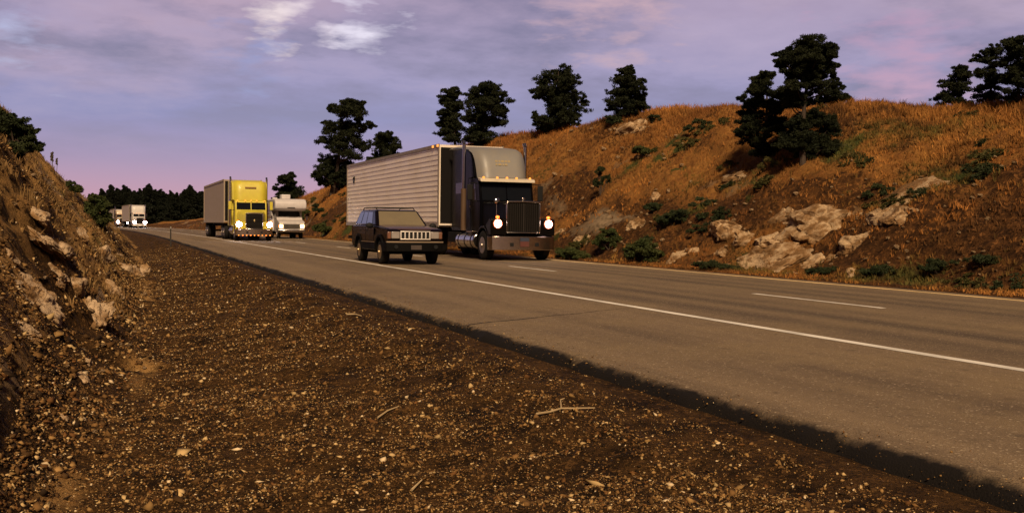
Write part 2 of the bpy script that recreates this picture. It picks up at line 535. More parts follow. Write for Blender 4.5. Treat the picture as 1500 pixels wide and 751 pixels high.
# transverse crack of the shoulder, running diagonally across it
rows = []
pa, pb = np.array([3.95, 11.4]), np.array([7.1, 13.2])
for t in np.linspace(0, 1, 60):
    p = pa + (pb - pa) * t
    w = .022 * (1 - .75 * t) * random.uniform(.5, 1.3)
    y = p[1] + .05 * math.sin(t * 17) * .4 + random.uniform(-.015, .015)
    rows.append([(p[0], y - w, .004), (p[0], y + w, .004)])
tag(MB().sheet(rows).build('pavement_crack', paint('crack_tar', (.02, .014, .01), .9, dirt=.1), smooth=0), kind='structure')

# ------------------------------------------------------------------ pebbles (uncountable) and dry grass
def ico(sub):
    import bmesh
    bm = bmesh.new(); bmesh.ops.create_icosphere(bm, subdivisions=sub, radius=1)
    V = np.array([v.co[:] for v in bm.verts]); Fq = np.array([[v.index for v in f.verts] for f in bm.faces])
    bm.free(); return V, Fq

def rot_random(n, rng):
    q = rng.normal(size=(n, 4)); q /= np.linalg.norm(q, axis=1, keepdims=True)
    w, x, y, z = q.T
    return np.stack([np.stack([1 - 2 * (y * y + z * z), 2 * (x * y - z * w), 2 * (x * z + y * w)], -1),
                     np.stack([2 * (x * y + z * w), 1 - 2 * (x * x + z * z), 2 * (y * z - x * w)], -1),
                     np.stack([2 * (x * z - y * w), 2 * (y * z + x * w), 1 - 2 * (x * x + y * y)], -1)], 1)

EDGE = [(3.83, -.13), (3.885, -.062), (3.95, -.022), (4.03, -.005), (4.16, 0.0), (9, 0.0)]
def pebbles():
    rng = np.random.default_rng(5)
    n = 420000
    q = rng.random(n)
    y0, y1 = 1.6, 60.0                         # density falls as 1/y^1.6
    k = -.6
    Y = (y0 ** k + q * (y1 ** k - y0 ** k)) ** (1 / k)
    ulo = np.interp(Y, S_D, X_D) - np.minimum(2.6, .9 + .14 * Y)
    U = ulo + (3.6 - ulo) * rng.random(n)
    # thin out patches so the gravel clumps
    keep = (fbm(U * 1.1, Y * .7, 4, 301) * 1.3 + .42 + .25 * rng.normal(size=n) > 0) & ((U < 3.05) | (rng.random(n) < .35))
    ne = 3200        # grit spilled over the broken pavement edge
    Ye = 2.5 * (22 / 2.5) ** rng.random(ne)
    U = np.concatenate([U[keep], 3.88 + rng.normal(0, .10, ne) + .45 * rng.random(ne) ** 7]); Y = np.concatenate([Y[keep], Ye]); n = len(U)
    r = np.exp(rng.normal(-5.55, .50, n)) * np.clip(.8 + Y * .05, .85, 2.4)
    r = np.minimum(r, .021)
    r = np.where(U > 3.75, r * .55, r)
    r = r * np.where(U < np.interp(Y, S_D, X_D) - .15, 1.7, 1.0)
    Vi = np.array([(1, 0, 0), (-1, 0, 0), (0, 1, 0), (0, -1, 0), (0, 0, 1), (0, 0, -1)], float)
    Fi = np.array([(0, 2, 4), (2, 1, 4), (1, 3, 4), (3, 0, 4), (2, 0, 5), (1, 2, 5), (3, 1, 5), (0, 3, 5)])
    Rm = rot_random(n, rng)
    sc = np.exp(rng.normal(-.05, .42, (n, 1, 3))) * r[:, None, None]
    jit = 1 + rng.uniform(-.42, .42, (n, len(Vi), 1))
    P = np.einsum('nij,nvj->nvi', Rm, Vi[None] * jit * sc * 1.2)
    P[..., 2] *= .75
    X = U + off(Y)
    P[..., 0] += X[:, None]; P[..., 1] += Y[:, None]; P[..., 2] += (np.where(U > 3.8, np.maximum(z_left(Y, np.minimum(U, 3.99)), np.interp(U, [q[0] for q in EDGE], [q[1] for q in EDGE])), z_left(Y, U)) + r * .25)[:, None]
    pal = np.array([(.27, .155, .055), (.46, .31, .14), (.075, .038, .013), (.165, .086, .029), (.020, .011, .005), (.13, .058, .018), (.60, .45, .27)])
    pr = np.array([.17, .07, .26, .22, .18, .08, .02])
    col = pal[rng.choice(len(pal), n, p=pr)] * rng.uniform(.7, 1.25, (n, 1))
    T = np.repeat(col[:, None, :], len(Vi), 1)
    FF = (Fi[None] + (np.arange(n) * len(Vi))[:, None, None]).reshape(-1, 3)
    m = attr_leaf_mat('pebble_stone')
    me = np_mesh('gravel', P.reshape(-1, 3), FF, m, T.reshape(-1, 3))
    tag(put('gravel', me), 'loose brown and tan gravel strewn over the roadside verge and ditch', 'gravel', kind='stuff')
pebbles()

def tufts(U, Y, zf, hgt, col, rng, nb=6, wid=.02, lean=.45):
    n = len(U)
    X = U + off(Y); Z = zf(Y, U)
    base = np.stack([X, Y, Z - .02], -1)
    ang = rng.uniform(0, 2 * math.pi, (n, nb)); rad = rng.uniform(0, .5, (n, nb)) * hgt[:, None] * .5
    d = np.stack([np.cos(ang), np.sin(ang)], -1)
    root = base[:, None, :] + np.concatenate([d * rad[..., None] * .6, np.zeros((n, nb, 1))], -1)
    h = hgt[:, None] * rng.uniform(.55, 1.15, (n, nb))
    ln = rng.uniform(.1, lean, (n, nb)) * h
    tip = root + np.concatenate([d * ln[..., None], h[..., None]], -1)
    midp = root + np.concatenate([d * ln[..., None] * .3, h[..., None] * .55], -1)
    a2 = rng.uniform(0, math.pi, (n, nb)); side = np.stack([np.cos(a2), np.sin(a2), np.zeros_like(a2)], -1) * (wid * rng.uniform(.6, 1.3, (n, nb)))[..., None]
    P = np.stack([root - side, root + side, midp + side * .8, tip, midp - side * .8], 2).reshape(-1, 3)
    i = np.arange(n * nb)[:, None] * 5
    quads = i + np.array([[0, 1, 2, 4]]); tris = i + np.array([[4, 2, 3, 3]])
    tri = np.concatenate([quads[:, [0, 1, 2]], quads[:, [0, 2, 3]], tris[:, :3]], 0)
    T = np.repeat((col[:, None, :] * rng.uniform(.65, 1.3, (n, nb, 1))).reshape(-1, 3), 5, 0)
    return P, tri, T

def grass_right():
    rng = np.random.default_rng(11)
    n = 190000
    q = rng.random(n); y0, y1 = 8.0, 200.0; k = -.55
    Y = (y0 ** k + q * (y1 ** k - y0 ** k)) ** (1 / k)
    U = rng.uniform(15.5, 29.0, n)
    g = mask_right(Y, U, 0 * U)
    t = (U - 16.5) / 9.5
    want = np.clip(g[:, 0] * 1.25 - .12, 0, 1) * (1 - .8 * g[:, 2]) * np.clip(.5 + t, .5, 1)
    want = np.maximum(want, g[:, 1] * .9)
    want = np.where(U < 16.4, .5 + .4 * g[:, 1], want)
    patch = fbm(Y * .5, U * .7, 3, 305)
    keep = rng.random(n) < want * np.clip(.75 + patch, .2, 1)
    U, Y, g = U[keep], Y[keep], g[keep]; n = len(U)
    tone = np.clip(.5 + fbm(Y * .25, U * .4, 3, 311) * 1.1 + rng.normal(0, .18, n), 0, 1)[:, None]
    col = np.array([(.40, .175, .042)]) * tone + np.array([(.19, .076, .021)]) * (1 - tone)
    gm = np.clip(g[:, 1:2] * 1.7 + rng.normal(0, .12, (n, 1)) - .12, 0, 1)
    rust = np.clip(fbm(Y * .12, U * .25, 3, 319) * 1.8 + .25, 0, 1)[:, None] * .7
    col = col * (1 - rust) + np.array([(.32, .12, .030)]) * rng.uniform(.7, 1.2, (n, 1)) * rust
    dk = np.clip(fbm(Y * .7, U * 1.1, 4, 317) * 2.4 - .02 + .35 * sstep(21, 17, U), 0, 1)[:, None] * .85
    col = col * (1 - dk) + np.array([(.055, .026, .011)]) * dk
    col = col * (1 - gm) + np.array([(.085, .078, .020)]) * gm
    h = rng.uniform(.10, .33, n) * np.clip(.7 + .5 * sstep(.5, 1, (U - 16.5) / 9.5), 0, 2) * np.where(U < 16.4, .6, 1) * np.clip(.7 + Y * .006, .7, 1.6)
    P, tri, T = tufts(U, Y, z_right, h, col, rng, 5, .012, .7)
    me = np_mesh('dry_grass', P, tri, attr_leaf_mat('grass_blade'), T)
    tag(put('dry_grass', me), 'golden dry grass with green patches covering the right-hand hillside', 'grass', kind='stuff')
grass_right()

def grass_left():
    rng = np.random.default_rng(12)
    n = 26000
    q = rng.random(n); y0, y1 = 13.0, 125.0; k = -.5
    Y = (y0 ** k + q * (y1 ** k - y0 ** k)) ** (1 / k)
    xd = np.interp(Y, S_D, X_D); xc = np.interp(Y, S_C, X_C)
    U = xd - .2 - rng.random(n) * (xd - xc + 2.6)
    tb = (xd - U) / (xd - xc)
    g = mask_left(Y, U, z_left(Y, U))
    want = np.clip(g[:, 0] * 1.1 - .25 + .5 * sstep(.7, 1, tb), 0, 1) * (1 - .7 * g[:, 2])
    keep = rng.random(n) < want * .8
    U, Y, g = U[keep], Y[keep], g[keep]; n = len(U)
    tone = rng.random((n, 1))
    col = np.array([(.27, .16, .06)]) * tone + np.array([(.10, .055, .022)]) * (1 - tone)
    gm = np.clip(g[:, 1:2] * 1.5, 0, 1)
    col = col * (1 - gm) + np.array([(.06, .062, .022)]) * gm
    h = rng.uniform(.07, .24, n) * np.clip(.7 + Y * .008, .7, 1.6)
    P, tri, T = tufts(U, Y, z_left, h, col, rng, 6, .010, .7)
    me = np_mesh('weed_cover', P, tri, MATS['grass_blade'], T)
    tag(put('weed_cover', me), 'sparse brown dry weeds growing over the left-hand cut bank', 'weeds', kind='stuff')
grass_left()

# ------------------------------------------------------------------ rocks
def rock_mat(name, col, dark):
    m = bpy.data.materials.new(name)
    nt, N, L, b = nodes(m)
    v = coords(nt)
    mp = N.new('ShaderNodeMapping'); mp.inputs['Scale'].default_value = (1, 1, 2.6); L.new(v, mp.inputs[0])
    n1 = noise_tex(nt, mp.outputs[0], 1.8, 7, .65); n2 = noise_tex(nt, v, 11, 6, .7); n3 = noise_tex(nt, v, 45, 3, .7)
    c = mix_rgb(nt, col, [x * .62 for x in col], ramp(nt, n2, .4, .66))
    c = mix_rgb(nt, c, [x * 1.9 for x in dark], ramp(nt, n1, .43, .54))
    c = mix_rgb(nt, c, dark, ramp(nt, n1, .54, .66))
    c = mix_rgb(nt, c, [x * .5 for x in dark], ramp(nt, n3, .56, .72))
    L.new(c, b.inputs['Base Color'])
    b.inputs['Roughness'].default_value = .92; b.inputs['Specular IOR Level'].default_value = .15
    h = bump(nt, n1, .9, .12); h = bump(nt, n2, .9, .05, h)
    L.new(bump(nt, n3, .6, .015, h), b.inputs['Normal'])
    return m
M_rockR = rock_mat('tan_limestone', (.56, .39, .23), (.12, .066, .028))
M_rockL = rock_mat('pale_limestone', (.60, .43, .27), (.15, .085, .036))

def rock_mesh(seed, sx, sy, sz, mat, sub=4, cuts=13, crag=.20):
    rng = np.random.default_rng(seed)
    V, Fi = ico(sub)
    V = V.copy()
    for _ in range(cuts):
        n = rng.normal(size=3); n /= np.linalg.norm(n)
        d = rng.uniform(.52, .88)
        e = V @ n - d
        V -= np.where(e > 0, e, 0)[:, None] * n * .93
    out = []
    for p in V:
        q = Vector(p)
        a = mnoise.fractal(q * 1.6 + Vector((seed * 3.7, 0, 0)), 1.0, 2.1, 5)
        bb = abs(mnoise.noise(Vector((q.x * 1.3 + seed, q.y * 1.3, q.z * 3.6))))
        cc = abs(mnoise.noise(Vector((q.x * 2.6, q.y * 2.6 + seed, q.z * 1.2))))
        st_ = mnoise.cell(Vector((q.x * 1.1 + seed, q.y * 1.1, q.z * 3.2 + a * .8))) - .5
        out.append(p * (1 + crag * a * 1.1 - crag * 3.6 * max(0, .15 - bb) - crag * 3.0 * max(0, .10 - cc) + crag * .55 * st_))
    V = np.array(out) * np.array([sx, sy, sz])
    me = np_mesh('rock', V, Fi, mat, smooth=True)
    me.set_sharp_from_angle(angle=R(34))
    return me

def rock_at(px, py, w, h, label, seed, mat, group=None, squash=1.0, sub=4, sink=.25):
    p = hit(px, py + h * .12)
    D = depth(p)
    sx = w * D / F / 2 * (1.55 if p[0] > 10 else 1.45); sz = h * D / F / 2 * 1.35
    me = rock_mesh(seed, sx, sx * .75 * squash, sz, mat, 5 if w > 45 else 4)
    o = put('rock', me)
    right = p[0] > 10
    o.location = (float(p[0]) + (sx * .12 if right else -sx * .1), float(p[1]), float(p[2]) - sz * (.42 if right else .46))
    # long axis along the cut, leaning back with the slope
    tilt = R(-30) if right else R(40)
    rz = math.pi / 2 + random.uniform(-.3, .3) if w > h * 1.2 else random.uniform(0, 6)
    o.rotation_euler = (Matrix.Rotation(tilt + random.uniform(-.1, .1), 3, 'Y') @ Matrix.Rotation(rz, 3, 'Z')).to_euler()
    return tag(o, label, 'rock', group)

for a in (
    (1197, 322, 112, 56, 'broad pale tan outcrop slab, the largest and brightest in the right hillside', 21),
    (1064, 328, 56, 50, 'rounded tan outcrop left of the broad pale slab on the right hillside', 22),
    (1112, 374, 120, 40, 'long craggy low ledge of rock just above the yellow line, below the pale slab', 23),
    (1012, 364, 62, 32, 'low jagged tan ledge beside the green bush at the road edge', 24),
    (1292, 318, 92, 36, 'wide flat outcrop to the right of the broad pale slab', 25),
    (1330, 287, 110, 14, 'thin layered rock shelf jutting from dry grass above the flat outcrop', 26),
    (1245, 398, 36, 17, 'single small tan boulder sitting in grass right beside the yellow line', 27),
    (858, 346, 48, 30, 'tan boulder at the foot of the slope right of the dark truck', 28),
    (823, 336, 30, 24, 'pale boulder partly behind the dark truck headlight', 29),
    (930, 326, 30, 34, 'upright pale rock between green bushes low on the right slope', 30),
    (1183, 384, 66, 28, 'crumbling brown rock under the overhang at the roadside', 31),
    (1135, 346, 62, 34, 'dark weathered block wedged between the pale slab and the rounded outcrop', 32),
    (1262, 347, 60, 32, 'brown broken rock under the right end of the pale slab', 33),
    (925, 183, 44, 30, 'grey brown outcrop just below the small pine on the skyline', 34),
    (1085, 252, 56, 18, 'flat pale rock in the grass below the big dark pine cluster', 35),
    (962, 285, 20, 15, 'small pale block alone in grass midway up the right slope', 36),
    (1150, 312, 44, 26, 'pale block forming the left tip of the broad outcrop slab', 37),
    (1228, 372, 50, 24, 'rough brown block low under the pale slab near the road', 38),
    (1062, 368, 52, 24, 'broken tan block behind the left end of the long craggy ledge', 39),
    (1095, 342, 40, 34, 'shaded brown block under the rounded outcrop', 60),
    (1325, 308, 60, 24, 'tapering flat rock at the right end of the outcrop row', 61),
    (1282, 300, 80, 12, 'thin rock shelf between the layered shelf and the flat outcrop', 62),
    (985, 378, 44, 18, 'low broken ledge at the left end of the roadside rocks', 63),
    (1160, 398, 60, 12, 'thin crumbling ledge nearest the yellow line', 64)):
    rock_at(*a, M_rockR)
for a in (
    (40, 412, 120, 84, 'big pale boulder bulging from the left bank at the picture edge', 41),
    (178, 378, 84, 100, 'tall pale fractured rock face standing at the ditch end of the left bank', 42),
    (150, 366, 32, 40, 'narrow upright rock just left of the fractured face on the bank', 43),
    (130, 440, 72, 84, 'knobbly pale rock leaning down the left bank above the ditch', 44),
    (116, 548, 40, 20, 'flat pale stone low on the left bank above the ditch', 45),
    (95, 362, 44, 24, 'flat tan rock high on the left bank above the knobbly rock', 46),
    (58, 312, 42, 20, 'weathered tan rock near the top of the left bank', 47),
    (128, 530, 24, 22, 'small grey stone resting behind the flat pale stone on the left bank', 48),
    (92, 612, 20, 22, 'small pinkish stone alone on the dark lower left bank', 49),
    (12, 372, 40, 26, 'tan rock at the left picture edge just above the big pale boulder', 50),
    (205, 392, 26, 40, 'narrow broken slab leaning on the right side of the fractured rock face', 65),
    (62, 436, 50, 30, 'rough pale rock directly below the big pale boulder', 66),
    (150, 470, 26, 26, 'lowest knob of the rock rib running down the left bank', 67),
    (112, 412, 34, 30, 'upper block of the rock rib running down the left bank', 68),
    (70, 345, 80, 22, 'long low bedrock ledge crossing the middle of the left bank', 69),
    (118, 338, 40, 18, 'bedrock ledge end just above the narrow upright rock', 70),
    (30, 470, 70, 26, 'lowest pale bedrock hump at the left picture edge', 71),
    (85, 395, 46, 30, 'brown cracked bedrock right of the big pale boulder', 72),
    (160, 420, 34, 40, 'cracked bedrock under the narrow upright rock', 73)):
    rock_at(*a, M_rockL)

def loose(n, region, mat, label, group, seed0, smin, smax):
    protos = [rock_mesh(seed0 + i, 1, .8, .62, mat, 2, 8, .2) for i in range(6)]
    rng = random.Random(seed0)
    k = 0; tries = 0
    while k < n and tries < n * 30:
        tries += 1
        px, py = rng.uniform(*region[0]), rng.uniform(*region[1])
        p = hit(px, py)
        u = p[0] - float(off(p[1]))
        if region[2](u, p): 
            s = rng.uniform(smin, smax) * depth(p) / F
            o = put('rock', protos[rng.randrange(6)])
            o.location = (float(p[0]), float(p[1]), float(p[2]) + s * .2)
            o.scale = (s, s * rng.uniform(.8, 1.2), s * rng.uniform(.7, 1.2)); o.rotation_euler = (rng.uniform(-.4, .4), rng.uniform(-.4, .4), rng.uniform(0, 6.28))
            tag(o, label, 'rock', group); k += 1
loose(150, ((780, 1490), (185, 415), lambda u, p: 16.4 < u < 25.2 and p[1] < 110 and (p[1] > 36 or u < 21)), M_rockR, 'small loose tan stone lying in the dry grass of the right hillside', 'loose stones on the right hillside', 400, 2.0, 5.5)
loose(70, ((0, 240), (240, 740), lambda u, p: u < np.interp(p[1], S_D, X_D) - .1 and p[1] < 60), M_rockL, 'small loose pale stone lying on the left cut bank', 'loose stones on the left bank', 500, 2.0, 6.5)

# ------------------------------------------------------------------ trees and bushes
M_needle = leaf_mat('pine_needles', (.008, .012, .004), (.020, .024, .007))
M_needle2 = leaf_mat('far_pine_needles', (.007, .010, .005), (.011, .014, .006))
M_bush = leaf_mat('bush_leaves', (.038, .052, .014), (.07, .075, .02))
M_bushdk = leaf_mat('dark_bush_leaves', (.022, .032, .012), (.042, .05, .016))
M_bark = paint('pine_bark', (.045, .028, .018), .9, dirt=.6, dirtcol=(.02, .012, .008), scale=9)

def leaves(blobs, rng, leaf, dens=1.0, lean=3.0):
    """blobs: (centre xyz, radii xyz) -> many small needle faces gathered in tufts"""
    Ps = []
    pads = []
    for c, r in blobs:
        c = np.array(c); r = np.array(r)
        for _ in range(9):      # every mass is several flattened sprays of needles
            q = rng.normal(size=3); q /= np.linalg.norm(q); q *= rng.random() ** .4
            f = rng.uniform(.24, .52)
            pads.append((c + q * r * .92, np.array([r[0] * f, r[1] * f, r[2] * f * rng.uniform(.6, .95)])))
    for c, r in pads:
        K = max(3, int(5 * dens))
        q = rng.normal(size=(K, 3)); q /= np.linalg.norm(q, axis=1, keepdims=True)
        q *= (rng.random((K, 1)) ** .42)
        cl = c + q * r * .95
        nn = max(18, int(52 * dens))
        d = rng.normal(size=(K, nn, 3)); d /= np.linalg.norm(d, axis=2, keepdims=True)
        rad = (r.mean() * .62) * rng.random((K, nn, 1)) ** .6
        P = cl[:, None, :] + d * rad * np.array([1.1, 1.1, .75])
        ax = d + rng.normal(size=d.shape) * .6; ax[..., 2] += .3; ax /= np.linalg.norm(ax, axis=2, keepdims=True)
        sd = np.cross(ax, rng.normal(size=d.shape)); sd /= np.linalg.norm(sd, axis=2, keepdims=True) + 1e-6
        L = leaf * rng.uniform(.6, 1.5, (K, nn, 1))
        A = P - ax * L; B = P + ax * L
        w = sd * L / lean
        Ps.append(np.stack([A, P + w, B, P - w], 2).reshape(-1, 3))
    V = np.concatenate(Ps)
    n = len(V) // 4
    return V, np.arange(n * 4).reshape(n, 4)

def tree_px(name, label, cat, base, blobs, mat, group=None, seed=0, trunk=True, dens=1.0, leafpx=1.55, back=0.0, tr=.028):
    """a tree rooted where the ray through `base` meets the terrain; blobs give the crown's masses in the photo's scale"""
    rng = np.random.default_rng(seed + 900)
    p = hit(*base)
    if back: 
        d = ray(*base); p = p + np.array([d[0], d[1], 0]) * back; p[2] = height(p[0], p[1])
    D = depth(p); k = D / F
    rx = np.array([RT0[0], RT0[1], 0]); fw = np.array([FWD[0], FWD[1], 0]); fw /= np.linalg.norm(fw)
    root = empty(name, p)
    pb = np.array(base, float)
    if back:   # where the real base shows
        pb = np.array(base, float)
    w = []
    hw = max(abs(b[0] - base[0]) for b in blobs) * .55
    for (bx, by, brx, bry) in blobs:
        dd = rng.uniform(-1, 1) * hw * .6
        brx, bry = brx * 1.08, bry * 1.28
        c = rx * ((bx - pb[0]) * k) + fw * (dd * k) + np.array([0, 0, (pb[1] - by) * k + (bx - pb[0]) * k * .012])
        w.append((c, (brx * k, brx * k, bry * k)))
        if len(w) > 1 and rng.random() < .6:   # fill between neighbouring masses
            w.append(((c + prev) / 2, (brx * .62 * k, brx * .62 * k, bry * .8 * k)))
        prev = c
        if brx > 12:   # depth: a second mass behind or in front
            c2 = c + fw * (rng.choice([-1, 1]) * brx * .7 * k) + rx * rng.uniform(-.2, .2) * brx * k
            w.append((c2, (brx * .75 * k, brx * .75 * k, bry * .8 * k)))
    V, Fq = leaves(w, rng, leafpx * k, dens)
    me = np_mesh('crown', V, Fq, mat)
    o = put('crown', me, root)
    top = max(c[2] + r[2] * .5 for c, r in w)
    if trunk:
        mb = MB()
        r0 = top * tr
        hx = [b for b in blobs]
        topb = min(blobs, key=lambda b: b[1])
        tx = rx * ((topb[0] - pb[0]) * k * .8)
        pts = []; rr = []
        for i in range(8):
            t = i / 7
            pts.append(tuple(tx * t + np.array([0, 0, -.2 + (top * .95 + .2) * t]) + rx * math.sin(t * 5 + seed) * r0 * .6)); rr.append(r0 * (1 - .82 * t))
        mb.tube(pts, rr, 8)
        for c, r in w[::1]:
            zz = max(.12 * top, c[2] - .45 * np.linalg.norm(c[:2]) - .04 * top)
            t = min(.95, (zz + .2) / (top * .95 + .2))
            i = min(6, int(t * 7)); f = t * 7 - i
            s0 = np.array(pts[i]) * (1 - f) + np.array(pts[i + 1]) * f
            midp = s0 * .5 + c * .5 + np.array([0, 0, -.03 * top])
            rb = r0 * .34 * (1 - .6 * t)
            mb.tube([tuple(s0), tuple(midp), tuple(c)], [rb, rb * .75, rb * .3], 5)
        mb.build('trunk', M_bark, root)
    else:
        mb = MB()
        for c, r in w:
            mb.tube([(0, 0, -.1), tuple(c * .5 + np.array([0, 0, -.02])), tuple(c)], [.02 * top + .008, .012 * top + .006, .005], 5)
        mb.build('stem', M_bark, root)
    return tag(root, label, cat, group)

G_SKY = 'pines along the hill skyline'
tree_px('pine_tree', 'broad rounded pine on the skyline right above the dark truck stack', 'tree', (815, 194),
        [(818, 108, 20, 10), (800, 118, 16, 10), (836, 120, 18, 11), (785, 138, 11, 8), (802, 138, 18, 11), (830, 140, 22, 11), (851, 148, 11, 9), (812, 158, 24, 10), (820, 148, 22, 12), (818, 125, 18, 10), (820, 168, 22, 10), (840, 164, 18, 8), (790, 176, 15, 11), (815, 178, 22, 10), (838, 178, 13, 8), (800, 188, 14, 6)], M_needle, G_SKY, 1)
tree_px('pine_tree', 'small conical pine on the skyline above a grey outcrop', 'tree', (918, 172),
        [(920, 104, 13, 6), (914, 116, 18, 9), (932, 122, 14, 8), (904, 134, 15, 8), (926, 138, 20, 9), (941, 142, 9, 7), (910, 150, 22, 8), (920, 128, 16, 12), (922, 150, 20, 10), (938, 156, 14, 6), (896, 157, 9, 5), (918, 164, 22, 6)], M_needle, G_SKY, 2)
tree_px('pine_tree', 'tallest dark pine on the right slope with high round crown and bare trunk', 'tree', (1176, 240),
        [(1182, 66, 22, 9), (1155, 78, 20, 10), (1205, 78, 18, 10), (1180, 88, 30, 12), (1146, 92, 13, 8), (1214, 98, 13, 12), (1194, 106, 22, 9), (1178, 78, 22, 14), (1180, 100, 26, 12), (1190, 122, 18, 8), (1164, 106, 20, 8), (1218, 122, 8, 9), (1160, 130, 20, 10), (1146, 138, 16, 9), (1172, 146, 18, 9), (1160, 150, 16, 8)], M_needle, None, 3, dens=1.5)
tree_px('pine_tree', 'shorter ragged pine leaning against the left of the tallest pine', 'tree', (1122, 238),
        [(1118, 112, 13, 6), (1112, 122, 15, 9), (1108, 136, 19, 9), (1088, 150, 11, 7), (1116, 152, 18, 9), (1102, 164, 18, 7), (1104, 176, 20, 8), (1094, 190, 18, 8), (1122, 192, 26, 11), (1084, 194, 10, 6), (1110, 206, 22, 9), (1136, 180, 16, 12), (1130, 160, 14, 12), (1140, 210, 20, 10), (1118, 222, 22, 8)], M_needle, None, 4, dens=1.3)
tree_px('pine_shrub', 'low dense dark shrub at the foot of the tallest pine', 'shrub', (1186, 232),
        [(1190, 172, 26, 11), (1166, 186, 20, 12), (1212, 186, 16, 14), (1186, 200, 36, 13), (1160, 212, 22, 11), (1204, 214, 22, 10), (1180, 222, 26, 8)], M_needle, None, 5, trunk=False, dens=1.8)
tree_px('pine_tree', 'low spreading pine behind the crest right of the tallest pine', 'tree', (1216, 158),
        [(1224, 128, 12, 6), (1214, 138, 20, 8), (1234, 144, 12, 5), (1202, 146, 12, 6), (1220, 148, 20, 5)], M_needle, G_SKY, 6)
tree_px('pine_tree', 'leftmost pine of the trio at the right picture edge', 'tree', (1398, 156),
        [(1406, 97, 12, 5), (1400, 107, 18, 6), (1394, 118, 20, 6), (1402, 129, 20, 6), (1390, 139, 20, 5), (1396, 148, 22, 5)], M_needle, G_SKY, 7)
tree_px('pine_tree', 'layered open pine in the middle of the trio at the right picture edge', 'tree', (1452, 155),
        [(1450, 72, 12, 5), (1443, 84, 17, 6), (1456, 95, 16, 6), (1440, 106, 18, 6), (1452, 118, 18, 6), (1440, 131, 18, 5), (1452, 143, 22, 5)], M_needle, G_SKY, 8)
tree_px('pine_tree', 'tall pine cut off by the right picture edge', 'tree', (1494, 155),
        [(1488, 60, 18, 7), (1478, 74, 20, 9), (1500, 78, 22, 9), (1488, 92, 26, 10), (1502, 108, 22, 9), (1480, 112, 18, 9), (1494, 126, 26, 9), (1486, 142, 24, 7)], M_needle, G_SKY, 9)
tree_px('pine_tree', 'thin open pine left in the pair behind the dark truck trailer', 'tree', (668, 214),
        [(664, 134, 14, 6), (658, 150, 16, 10), (658, 170, 16, 10), (660, 190, 16, 10), (652, 145, 15, 5), (668, 152, 18, 5), (655, 165, 16, 5), (648, 178, 12, 4), (666, 182, 14, 5), (652, 192, 14, 4), (662, 202, 20, 5)], M_needle, G_SKY, 10)
tree_px('pine_tree', 'full round pine right in the pair behind the dark truck trailer', 'tree', (706, 216),
        [(712, 128, 20, 7), (698, 142, 20, 9), (728, 146, 18, 10), (708, 158, 28, 10), (738, 160, 10, 9), (694, 172, 18, 9), (722, 176, 22, 9), (704, 190, 26, 9), (700, 204, 22, 6)], M_needle, G_SKY, 11, dens=1.2)
tree_px('pine_tree', 'tall tiered pine standing behind the rear end of the long trailer', 'tree', (487, 284),
        [(506, 150, 15, 5), (520, 156, 14, 6), (492, 162, 13, 6), (512, 168, 28, 7), (538, 184, 10, 5), (482, 188, 17, 7), (512, 186, 24, 7), (500, 204, 32, 8), (472, 206, 10, 5), (510, 222, 28, 9), (530, 214, 14, 9), (480, 236, 18, 9), (472, 254, 14, 9), (500, 244, 28, 12), (474, 268, 14, 7), (500, 266, 20, 12)], M_needle, G_SKY, 12, dens=1.1)
tree_px('pine_tree', 'round bushy pine peeking over the long trailer roof', 'tree', (562, 268),
        [(568, 200, 14, 6), (558, 212, 16, 9), (578, 214, 11, 8), (564, 228, 22, 10), (548, 240, 16, 10), (572, 242, 18, 10), (560, 256, 22, 8)], M_needle, G_SKY, 13)
tree_px('pine_tree', 'small pointed pine behind the white motorhome roof', 'tree', (420, 292),
        [(424, 250, 8, 4), (418, 258, 13, 6), (431, 263, 10, 6), (406, 269, 9, 5), (420, 272, 20, 7), (436, 276, 8, 6), (418, 283, 20, 6)], M_needle, G_SKY, 14)
tree_px('bush', 'dark leafy bush crowning the left bank at the picture edge', 'bush', (24, 228),
        [(4, 170, 16, 8), (24, 180, 17, 9), (38, 192, 15, 8), (8, 190, 20, 12), (48, 206, 11, 7), (26, 206, 24, 10), (54, 218, 8, 5), (-10, 186, 22, 16), (30, 220, 24, 8)], M_bushdk, None, 15, trunk=False, dens=1.4)
tree_px('bush', 'green rounded bush at the far end of the left bank beside oncoming trucks', 'bush', (146, 330),
        [(140, 294, 13, 7), (129, 303, 10, 8), (151, 302, 13, 8), (156, 316, 9, 9), (138, 314, 18, 9), (150, 324, 12, 6)], M_bush, None, 16, trunk=False, dens=1.5)
